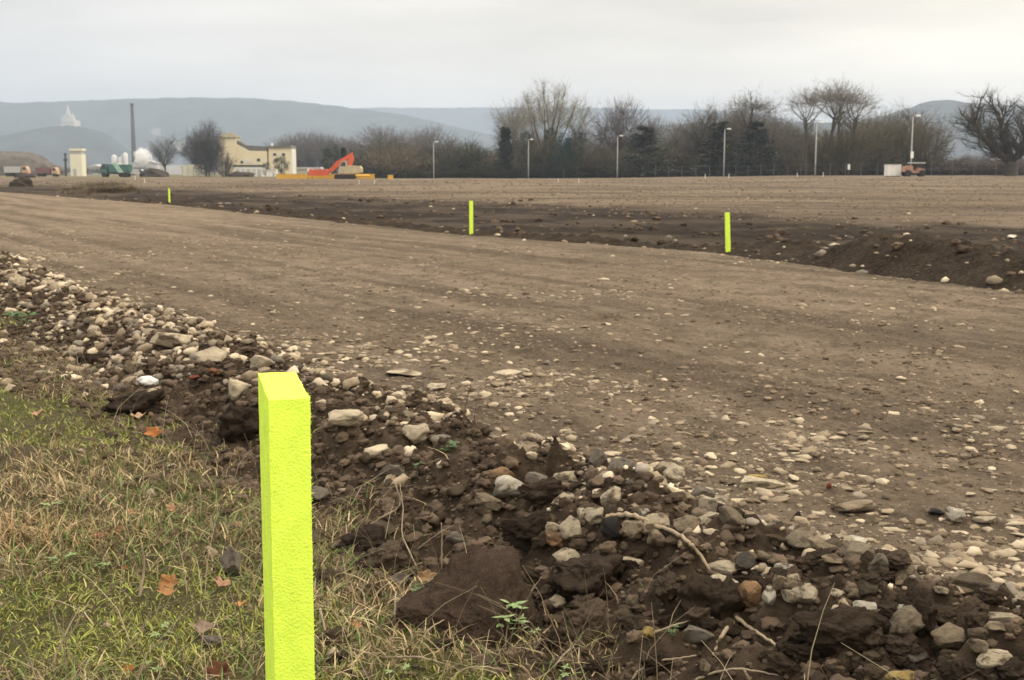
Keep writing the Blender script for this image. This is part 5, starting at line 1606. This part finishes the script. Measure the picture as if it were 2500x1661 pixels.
root = empty('cream_house', pos(U0, D), 'cream house with a tower and low dark roofs behind the white sheds', 'house')
m_ = MB(); m_.prism([(hx(543), 0), (hx(584), 0), (hx(584), hv(339)), (hx(543), hv(339))], -2.2, 2.2); tw_ = m_.build('tower', M_wall, root)
m_ = MB(); a, b, z0, z1 = hx(539), hx(588), hv(339.5), hv(328)
m_.add([(a, -2.7, z0), (b, -2.7, z0), (b, 2.7, z0), (a, 2.7, z0), (hx(553), -0.5, z1), (hx(574), -0.5, z1), (hx(574), 0.5, z1), (hx(553), 0.5, z1)], [[3, 2, 1, 0], [4, 5, 6, 7], [0, 1, 5, 4], [1, 2, 6, 5], [2, 3, 7, 6], [3, 0, 4, 7]])
m_.build('roof', M_olive, tw_)
m_ = MB(); m_.prism([(hx(584.2), 0), (hx(657), 0), (hx(657), hv(372)), (hx(613), hv(371)), (hx(584.2), hv(355))], -2.0, 3.5); mw_ = m_.build('wall', M_wall, root)
m_ = MB(); m_.prism([(hx(584.3), hv(354.6)), (hx(584.3), hv(346)), (hx(606), hv(358)), (hx(657), hv(361)), (hx(658), hv(371.5)), (hx(613), hv(370.6))], -1.6, 4.2); m_.build('roof', M_roof, root)
m_ = MB(); m_.prism([(hx(661), 0), (hx(714), 0), (hx(714), hv(364)), (hx(661), hv(364))], -2.4, 4.0); rw = m_.build('wing', M_wall, root)
m_ = MB(); m_.prism([(hx(657.3), hv(363.9)), (hx(717), hv(363.9)), (hx(715), hv(358.5)), (hx(660), hv(360))], -2.9, 4.5); m_.build('roof', M_roof, rw)
m_ = MB(); m_.prism([(hx(714.2), 0), (hx(718), 0), (hx(718), hv(366)), (hx(714.2), hv(366))], -2.45, 3.0); m_.build('corner_panel', M_white, rw)
m_ = MB(); m_.tube([(hx(664), 1.0, hv(362)), (hx(664), 1.0, hv(352))], 0.35, 8); m_.build('chimney', M_white, root)
for u, v, w, h in ((612, 395, 16, 9), (636, 393, 9, 9), (596, 398, 7, 8)):
    f = MB(); f.box((hx(u), -2.03, hv(v)), (w * k, 0.08, h * k)); fo = f.build('window', M_white, root)
    g = MB(); g.box((hx(u), -2.08, hv(v)), (w * k * 0.86, 0.03, h * k * 0.78)); g.build('pane', M_glass if w < 12 else M_lampw, fo)
for u in (676, 697):
    f = MB(); f.box((hx(u), -2.43, hv(380)), (9 * k, 0.08, 8 * k)); fo = f.build('window', M_white, rw)
    g = MB(); g.box((hx(u), -2.48, hv(380)), (7.6 * k, 0.03, 6.6 * k)); g.build('pane', M_glass, fo)
# garages and wall in front
M_pale = pmat('pale_yellow_render', (0.70, 0.67, 0.53), 0.85, 0.15, 0.06, 0.5)
M_shed = pmat('pale_shed_wall', (0.52, 0.51, 0.48), 0.8, 0.2, 0.08, 0.6)
root = empty('garage_row', pos(610, 300), 'row of low white garages with a flat grey roof in front of the cream house', 'garage')
k3 = 300 / F
m_ = MB(); m_.box((0, 0, 12 * k3), (70 * k3, 3, 24 * k3)); m_.build('wall', M_white, root)
m_ = MB(); m_.box((0, 0, 26.2 * k3), (74 * k3, 3.4, 4.0 * k3)); m_.build('roof', M_dark, root)
for i in range(5):
    d_ = MB(); d_.box(((-26 + 13 * i) * k3, -1.53, 9 * k3), (9.0 * k3, 0.05, 18 * k3)); d_.build('garage_door', M_shed if i % 2 else M_grey, root)
root = empty('panel_wall', pos(486, 305), 'cream garden wall of six panels under the dark trees', 'wall')
k3 = 305 / F
for i in range(6):
    p_ = MB(); p_.box(((-33 + 13.2 * i) * k3, 0, 15 * k3), (12.2 * k3, 0.2, (26 + (i % 2) * 1.5) * k3)); p_.build('panel', M_pale, root)
for i in range(7):
    p_ = MB(); p_.box(((-39.6 + 13.2 * i) * k3, 0, 12 * k3), (1.0 * k3, 0.3, 26 * k3)); p_.build('post', M_conc, root)
root = empty('white_hut', pos(664, 290), 'small white hut at the right end of the garages', 'hut')
k3 = 290 / F
m_ = MB(); m_.box((0, 0, 7 * k3), (24 * k3, 2, 14 * k3)); m_.build('wall', M_white, root)
m_ = MB(); m_.prism([(-13 * k3, 14.1 * k3), (13 * k3, 14.1 * k3), (11 * k3, 17.5 * k3), (-11 * k3, 17 * k3)], -1.15, 1.15); m_.build('roof', M_shed, root)
m_ = MB(); m_.box((6 * k3, -1.02, 5.5 * k3), (5 * k3, 0.05, 10 * k3)); m_.build('door', M_grey, root)
root = empty('low_house', pos(755, 330), 'low pale house with a long flat roof between the trees left of the excavator', 'house')
k3 = 330 / F
m_ = MB(); m_.box((0, 0, 8 * k3), (66 * k3, 4, 17 * k3)); m_.build('wall', M_shed, root)
m_ = MB(); m_.prism([(-35 * k3, 16.6 * k3), (35 * k3, 16.6 * k3), (30 * k3, 22 * k3), (-30 * k3, 22 * k3)], -2.4, 2.4); m_.build('roof', M_grey, root)

# ------------------------------------------------------------------ left side: tower, heap, vehicles, works
D = 350; k = D / F
root = empty('transformer_tower', pos(192, D), 'slim pale yellow tower with a wider flat cap on the left', 'tower')
m_ = MB(); m_.box((0, 0, 26 * k), (28 * k, 3.4, 52 * k)); m_.build('shaft', M_pale, root)
m_ = MB(); m_.box((0, 0, 56.2 * k), (25 * k, 3.0, 8 * k)); m_.build('opening_band', M_grey, root)
m_ = MB(); m_.box((0, 0, 63 * k), (29.5 * k, 3.7, 5.4 * k)); cp_ = m_.build('cap', M_pale, root)
m_ = MB(); m_.tube([(10 * k, 0, 65 * k), (10 * k, 0, 71 * k)], 0.06, 5); m_.build('aerial', M_dark, root)
m_ = MB(); m_.box((-4 * k, -1.73, 9 * k), (8 * k, 0.05, 17 * k)); m_.build('door', M_grey, root)
m_ = MB(); m_.tube([(0, 0, 0), (0, 0, 5), (0.1, 0, 6.6)], [0.34, 0.28, 0.2], 8); m_.box((0, 0, 4.7), (0.9, 0.5, 0.7)); m_.box((0.05, 0, 6.3), (0.7, 0.4, 0.35))
o = m_.build('dark_mast', M_dark); o.location = pos(161, D); tag(o, 'thick dark mast just left of the pale yellow tower', 'mast')

V_, F_ = ico(5)
W_, Hh = 300 / F * 430, 60 / F * 430
V_ = V_.copy()
V_[:, 2] = np.sign(V_[:, 2]) * np.abs(V_[:, 2]) ** 1.0
nz_ = np.array([mnoise.noise(Vector(v) * 2.2) * 0.10 + mnoise.noise(Vector(v) * 7) * 0.04 for v in V_])
V_ = V_ * (1 + nz_)[:, None] * np.array([W_ / 2, 11, Hh])
V_[:, 2] = np.minimum(V_[:, 2], Hh * 0.93 + V_[:, 2] * 0.04)
M_heap = pmat('grey_spoil', (0.115, 0.10, 0.085), 0.95, 0.1, 0.3, 0.6, 0.1, 3)
o = link('spoil_heap', np_mesh('spoil_heap', V_, F_), None, M_heap); o.location = pos(0, 430); tag(o, 'big grey-brown spoil heap at the left edge behind the vehicles', 'spoil heap')


def truck(u, D, W, lab, body_mat, cab_mat, group, flip=1, name='tipper_truck', tarp=None):
    root = empty(name, pos(u, D), lab, 'truck', group)
    s = W / 6.0
    m_ = MB(); m_.prism([(x * s * flip, z * s) for x, z in ((-3.0, 0.95), (-3.15, 2.5), (1.1, 2.5), (1.0, 0.95))], -1.1, 1.1); bo = m_.build('load_body', body_mat, root)
    m_ = MB(); m_.prism([(x * s * flip, z * s) for x, z in ((1.35, 0.7), (1.35, 2.6), (2.3, 2.6), (2.75, 1.7), (2.85, 0.7))], -1.05, 1.05); cb = m_.build('cab', cab_mat, root)
    m_ = MB(); m_.prism([(x * s * flip, z * s) for x, z in ((1.6, 1.65), (1.6, 2.4), (2.2, 2.4), (2.55, 1.65))], -1.08, -1.06); m_.build('window', M_glass, cb)
    m_ = MB(); m_.box((0, 0, 0.78 * s), (5.6 * s, 0.9, 0.3 * s)); m_.build('chassis', M_dark, root)
    if tarp:
        m_ = MB(); m_.prism([(x * s * flip, z * s) for x, z in ((-2.0, 0.9), (-0.7, 2.75), (0.3, 2.75), (-0.9, 0.9))], -1.16, 1.16); m_.build('tarpaulin', tarp, root)
    for x in (-2.3, -1.4, 2.0):
        for y in (-0.95, 0.95):
            w_ = MB(); w_.tube([(x * s * flip, y - 0.15, 0.5 * s), (x * s * flip, y + 0.15, 0.5 * s)], 0.5 * s, 12); w_.build('wheel', M_rub, root)
    return root


M_maroon = pmat('hazed_maroon_paint', (0.17, 0.085, 0.085), 0.6, 0.3, 0.2, 1)  # these vehicle colours are desaturated, putting distance haze into the paint
M_teal = pmat('hazed_dark_green_paint', (0.06, 0.135, 0.115), 0.6, 0.3, 0.25, 1)
M_mint = pmat('hazed_pale_green_tarp', (0.33, 0.47, 0.40), 0.7, 0.2, 0.15, 1)
M_or2 = pmat('hazed_orange_paint', (0.46, 0.30, 0.19), 0.6, 0.3, 0.15, 1)
GV = 'site vehicles on the left'
truck(118, 300, 5.4, 'dark red tipper truck left of the pale yellow tower', M_maroon, M_or2, GV)
truck(282, 262, 6.6, 'dark green tipper with a pale green tarpaulin right of the pale yellow tower', M_teal, M_teal, GV, -1, 'tipper_truck', M_mint)
truck(44, 310, 6.2, 'grey-white lorry with an orange cab at the left edge', M_grey, M_or2, GV)
root = empty('parked_van', pos(338, 420), 'pale grey van beside the white works buildings', 'van', GV)
m_ = MB(); m_.prism([(-2.6, 0.4), (-2.6, 2.2), (1.2, 2.2), (2.0, 1.3), (2.7, 1.1), (2.7, 0.4)], -0.95, 0.95); m_.build('body', M_grey, root)
m_ = MB(); m_.prism([(0.5, 1.35), (0.5, 2.0), (1.15, 2.0), (1.75, 1.35)], -0.98, -0.96); m_.build('window', M_glass, root)
for x in (-1.7, 1.8):
    for y in (-0.85, 0.85):
        w_ = MB(); w_.tube([(x, y - 0.12, 0.36), (x, y + 0.12, 0.36)], 0.36, 12); w_.build('wheel', M_rub, root)


def heap(u, D, wpx, hpx, lab, mat, seed, name='earth_heap', cat='earth heap', dep=0.7):
    P, Fc = rock_shape(4, seed, 2, 0.12, (0.7, 0.95))
    P = P * np.array([wpx / F * D * 0.52, wpx / F * D * 0.5 * dep, hpx / F * D * 1.0])
    o = link(name, np_mesh(name, P, Fc), None, mat); o.location = pos(u, D); o.rotation_euler = (0, 0, random.uniform(-0.2, 0.2))
    return tag(o, lab, cat)


M_dheap = pmat('dark_earth_heap', (0.05, 0.04, 0.032), 0.95, 0.1, 0.35, 0.5, 0.1, 3)
M_weedy = pmat('weedy_earth', (0.115, 0.092, 0.062), 0.95, 0.1, 0.4, 3, 0.1, 9)
heap(380, 290, 66, 17, 'dark earth heap in front of the white works', M_dheap, 901)
heap(590, 285, 62, 13, 'dark heap in front of the garage row', M_dheap, 902)
heap(58, 250, 46, 14, 'dark leafy mound in front of the left lorry', M_dheap, 903)
heap(48, 92, 56, 20, 'small dark mound at the left edge of the field', M_dheap, 904)
heap(240, 62, 190, 26, 'grey-brown weedy mound on the field below the pale tower', M_weedy, 905, dep=0.35)
hm_o = pos(236, 61.5)
# dead weeds over that mound
n = 1500; a_ = rng.uniform(0, 6.28, n); q_ = np.sqrt(rng.random(n))
wx_, wy_ = hm_o.x + 0.25 + np.cos(a_) * q_ * 1.9, hm_o.y + 0.3 + np.sin(a_) * q_ * 0.5
o = blades('weed_stalks', wx_, wy_, 0.12 + 0.48 * np.sqrt(np.maximum(0, 1 - q_ ** 2)) + 0.22 * rng.random(n) ** 2, np.full(n, 0.014), rng.uniform(0.1, 0.7, n), np.array([[0.15, 0.118, 0.08]]) * rng.uniform(0.5, 1.3, n)[:, None], 'dead weed stalks over the grey-brown mound', 'dry stalks', 0.5)

# works with silos, steam and the tall chimney
D = 700; k = D / F
M_silo = pmat('pale_silo', (0.55, 0.56, 0.57), 0.7, 0.2, 0.06, 0.3)
root = empty('factory', pos(330, D), 'white works with silos and low halls under the steam', 'factory')
for i, (u, v, w) in enumerate(((281, 383, 13), (296, 388, 11), (308, 378, 12))):
    m_ = MB(); m_.lathe([(w * k / 2, 0), (w * k / 2, (430 - v - 4) * k), (w * k * 0.2, (430 - v) * k)], 16, ((u - 330) * k, 0, 0)); m_.build('silo', M_silo, root, True)
m_ = MB(); m_.box(((318 - 330) * k, 2, 12 * k), (34 * k, 8, 24 * k)); m_.build('hall', M_white, root)
m_ = MB(); m_.prism([((330 - 330) * k, 0), ((392 - 330) * k, 0), ((392 - 330) * k, 24 * k), ((360 - 330) * k, 33 * k), ((330 - 330) * k, 26 * k)], -6, 6); h_ = m_.build('hall', M_silo, root)
m_ = MB(); m_.prism([((328 - 330) * k, 26.3 * k), ((360 - 330) * k, 33.3 * k), ((394 - 330) * k, 24.3 * k), ((394 - 330) * k, 26 * k), ((360 - 330) * k, 35.5 * k), ((328 - 330) * k, 28 * k)], -6.4, 6.4); m_.build('roof', M_grey, h_)
m_ = MB(); m_.box(((436 - 330) * k, 3, 11 * k), (70 * k, 8, 22 * k)); m_.build('hall', M_silo, root)
for u in (300, 362, 372): 
    m_ = MB(); m_.tube([((u - 330) * k, -1, 20 * k), ((u - 330) * k, -1, 46 * k)], 0.5, 8); m_.build('vent_pipe', M_silo, root)
D = 900; k = D / F
M_stack = pmat('dark_brick', (0.085, 0.08, 0.08), 0.9, 0.1, 0.15, 0.3)
root = empty('chimney', pos(329, D), 'tall dark tapering factory chimney on the left', 'chimney')
m_ = MB(); m_.lathe([(6.2 * k, 0), (5.2 * k, 60 * k), (3.6 * k, 162 * k)], 20); m_.build('shaft', M_stack, root, True)
m_ = MB(); m_.lathe([(3.7 * k, 162.1 * k), (4.3 * k, 164 * k), (4.3 * k, 167 * k), (3.4 * k, 168 * k)], 20); m_.build('collar', M_stack, root, True)


def steam(u, v, D, wpx, hpx, seed, lab, dens):
    P, Fc = rock_shape(4, seed, 2, 0.34, (0.7, 0.9))
    k = D / F
    m = bpy.data.materials.new('steam'); m.use_nodes = True; nt = m.node_tree; nt.nodes.clear()
    o_ = nd(nt, 'ShaderNodeOutputMaterial'); pv = nd(nt, 'ShaderNodeVolumePrincipled'); pv.inputs['Color'].default_value = (0.98, 0.98, 0.98, 1); pv.inputs['Density'].default_value = dens; pv.inputs['Anisotropy'].default_value = 0.0
    nt.links.new(pv.outputs[0], o_.inputs['Volume'])
    me = np_mesh('steam', P * np.array([wpx * k * 0.5, wpx * k * 0.4, hpx * k * 0.5]), Fc)
    o = link('steam_puff', me, None, m); o.location = at(u, v, D); return tag(o, lab, 'steam', 'white steam over the works')


steam(347, 382, 690, 40, 38, 801, 'thick white steam puff above the works halls', 0.35)
steam(437, 358, 760, 24, 26, 802, 'small white steam puff between the bare trees', 0.14)
steam(382, 322, 820, 26, 20, 803, 'thin faint steam wisp drifting right of the chimney', 0.03)

# castle on its spur
D = 2500; k = D / F
M_castle = pmat('pale_castle_stone', (0.48, 0.46, 0.43), 0.9, 0.1, 0.08, 0.02)
c0 = at(181, 309, D)
root = empty('castle', (c0.x, D - 20, c0.z - 18), 'pale castle with a slender pointed tower high on the wooded hillside', 'castle')


def cx(u): return (u - 181) * k


def cz(v): return (309 - v) * k + 18


m_ = MB(); m_.prism([(cx(163), 0), (cx(199), 0), (cx(199), cz(297)), (cx(186), cz(294)), (cx(172), cz(288)), (cx(165), cz(291))], -14, 14); m_.build('main_wing', M_castle, root)
m_ = MB(); m_.prism([(cx(164), cz(291)), (cx(173), cz(281)), (cx(186), cz(284)), (cx(189), cz(294))], -12, 12); m_.build('roof', M_grey, root)
m_ = MB(); m_.lathe([(5 * k, 0), (5 * k, cz(276)), (3.6 * k, cz(274)), (0.2 * k, cz(257))], 14, (cx(179.5), -6, 0)); m_.build('great_tower', M_castle, root)
m_ = MB(); m_.lathe([(4.0 * k, 0), (4.0 * k, cz(288)), (0.3 * k, cz(279))], 12, (cx(190.5), -8, 0)); m_.build('side_tower', M_castle, root)
m_ = MB(); m_.box((cx(193), -12, cz(303) / 2 + 2), (13 * k, 18, cz(303))); m_.build('terrace', M_castle, root)
for i in range(7):
    m_ = MB(); m_.box((cx(166 + 5 * i), -14.05 if i < 5 else -21.1, cz(302)), (1.6 * k, 0.3, 3.2 * k)); m_.build('window', M_dark, root)

# distant roofs and trees on the far plain
rb = random.Random(9)
for i in range(16):
    u = rb.choice((rb.uniform(-30, 480), rb.uniform(2320, 2540))); D = rb.uniform(480, 640)
    plant('round', u, rb.uniform(402, 412) if u < 1000 else rb.uniform(378, 398), rb.uniform(36, 70), D, 'hazy low tree on the plain far behind ' + ('the works on the left' if u < 1000 else 'the stout tree on the right'), 'bare_tree', 'tree', 'hazy trees far out on the plain', (0.11, 0.105, 0.095), var=2)
for i, (u, D, w, h, lab) in enumerate(((2330, 520, 40, 20, 'hazy pale hall beyond the right end of the olive thickets'), (2385, 560, 30, 16, 'hazy pale hall behind the low pinkish bushes, left of the stout tree'), (2440, 600, 50, 40, 'hazy white hall showing under the branches of the stout tree'), (240, 620, 40, 22, 'hazy grey hall between the pale tower and the works'), (478, 520, 60, 24, 'hazy pale hall behind the garden wall'))):
    k = D / F; root = empty('hall', pos(u, D), lab, 'hall', 'hazy halls on the plain')
    m_ = MB(); m_.box((0, 0, h * k * 0.4), (w * k, 10, h * k * 0.8)); m_.build('wall', M_silo, root)
    m_ = MB(); m_.prism([(-w * k * 0.52, h * k * 0.8), (w * k * 0.52, h * k * 0.8), (0, h * k * 1.1)], -5.5, 5.5); m_.build('roof', M_grey, root)

# ------------------------------------------------------------------ the hazy air
hzm = bpy.data.materials.new('hazy_air'); hzm.use_nodes = True; nt = hzm.node_tree; nt.nodes.clear()
o_ = nd(nt, 'ShaderNodeOutputMaterial'); pv = nd(nt, 'ShaderNodeVolumePrincipled')
pv.inputs['Color'].default_value = (0.56, 0.675, 0.87, 1); pv.inputs['Density'].default_value = 0.00025; pv.inputs['Anisotropy'].default_value = 0.0
nt.links.new(pv.outputs[0], o_.inputs['Volume'])
mb = MB(); mb.box((0, 3400, 156), (16000, 7600, 320)); hb = mb.build('haze', hzm)
bpy.context.view_layer.update()
tag(hb, kind='stuff')
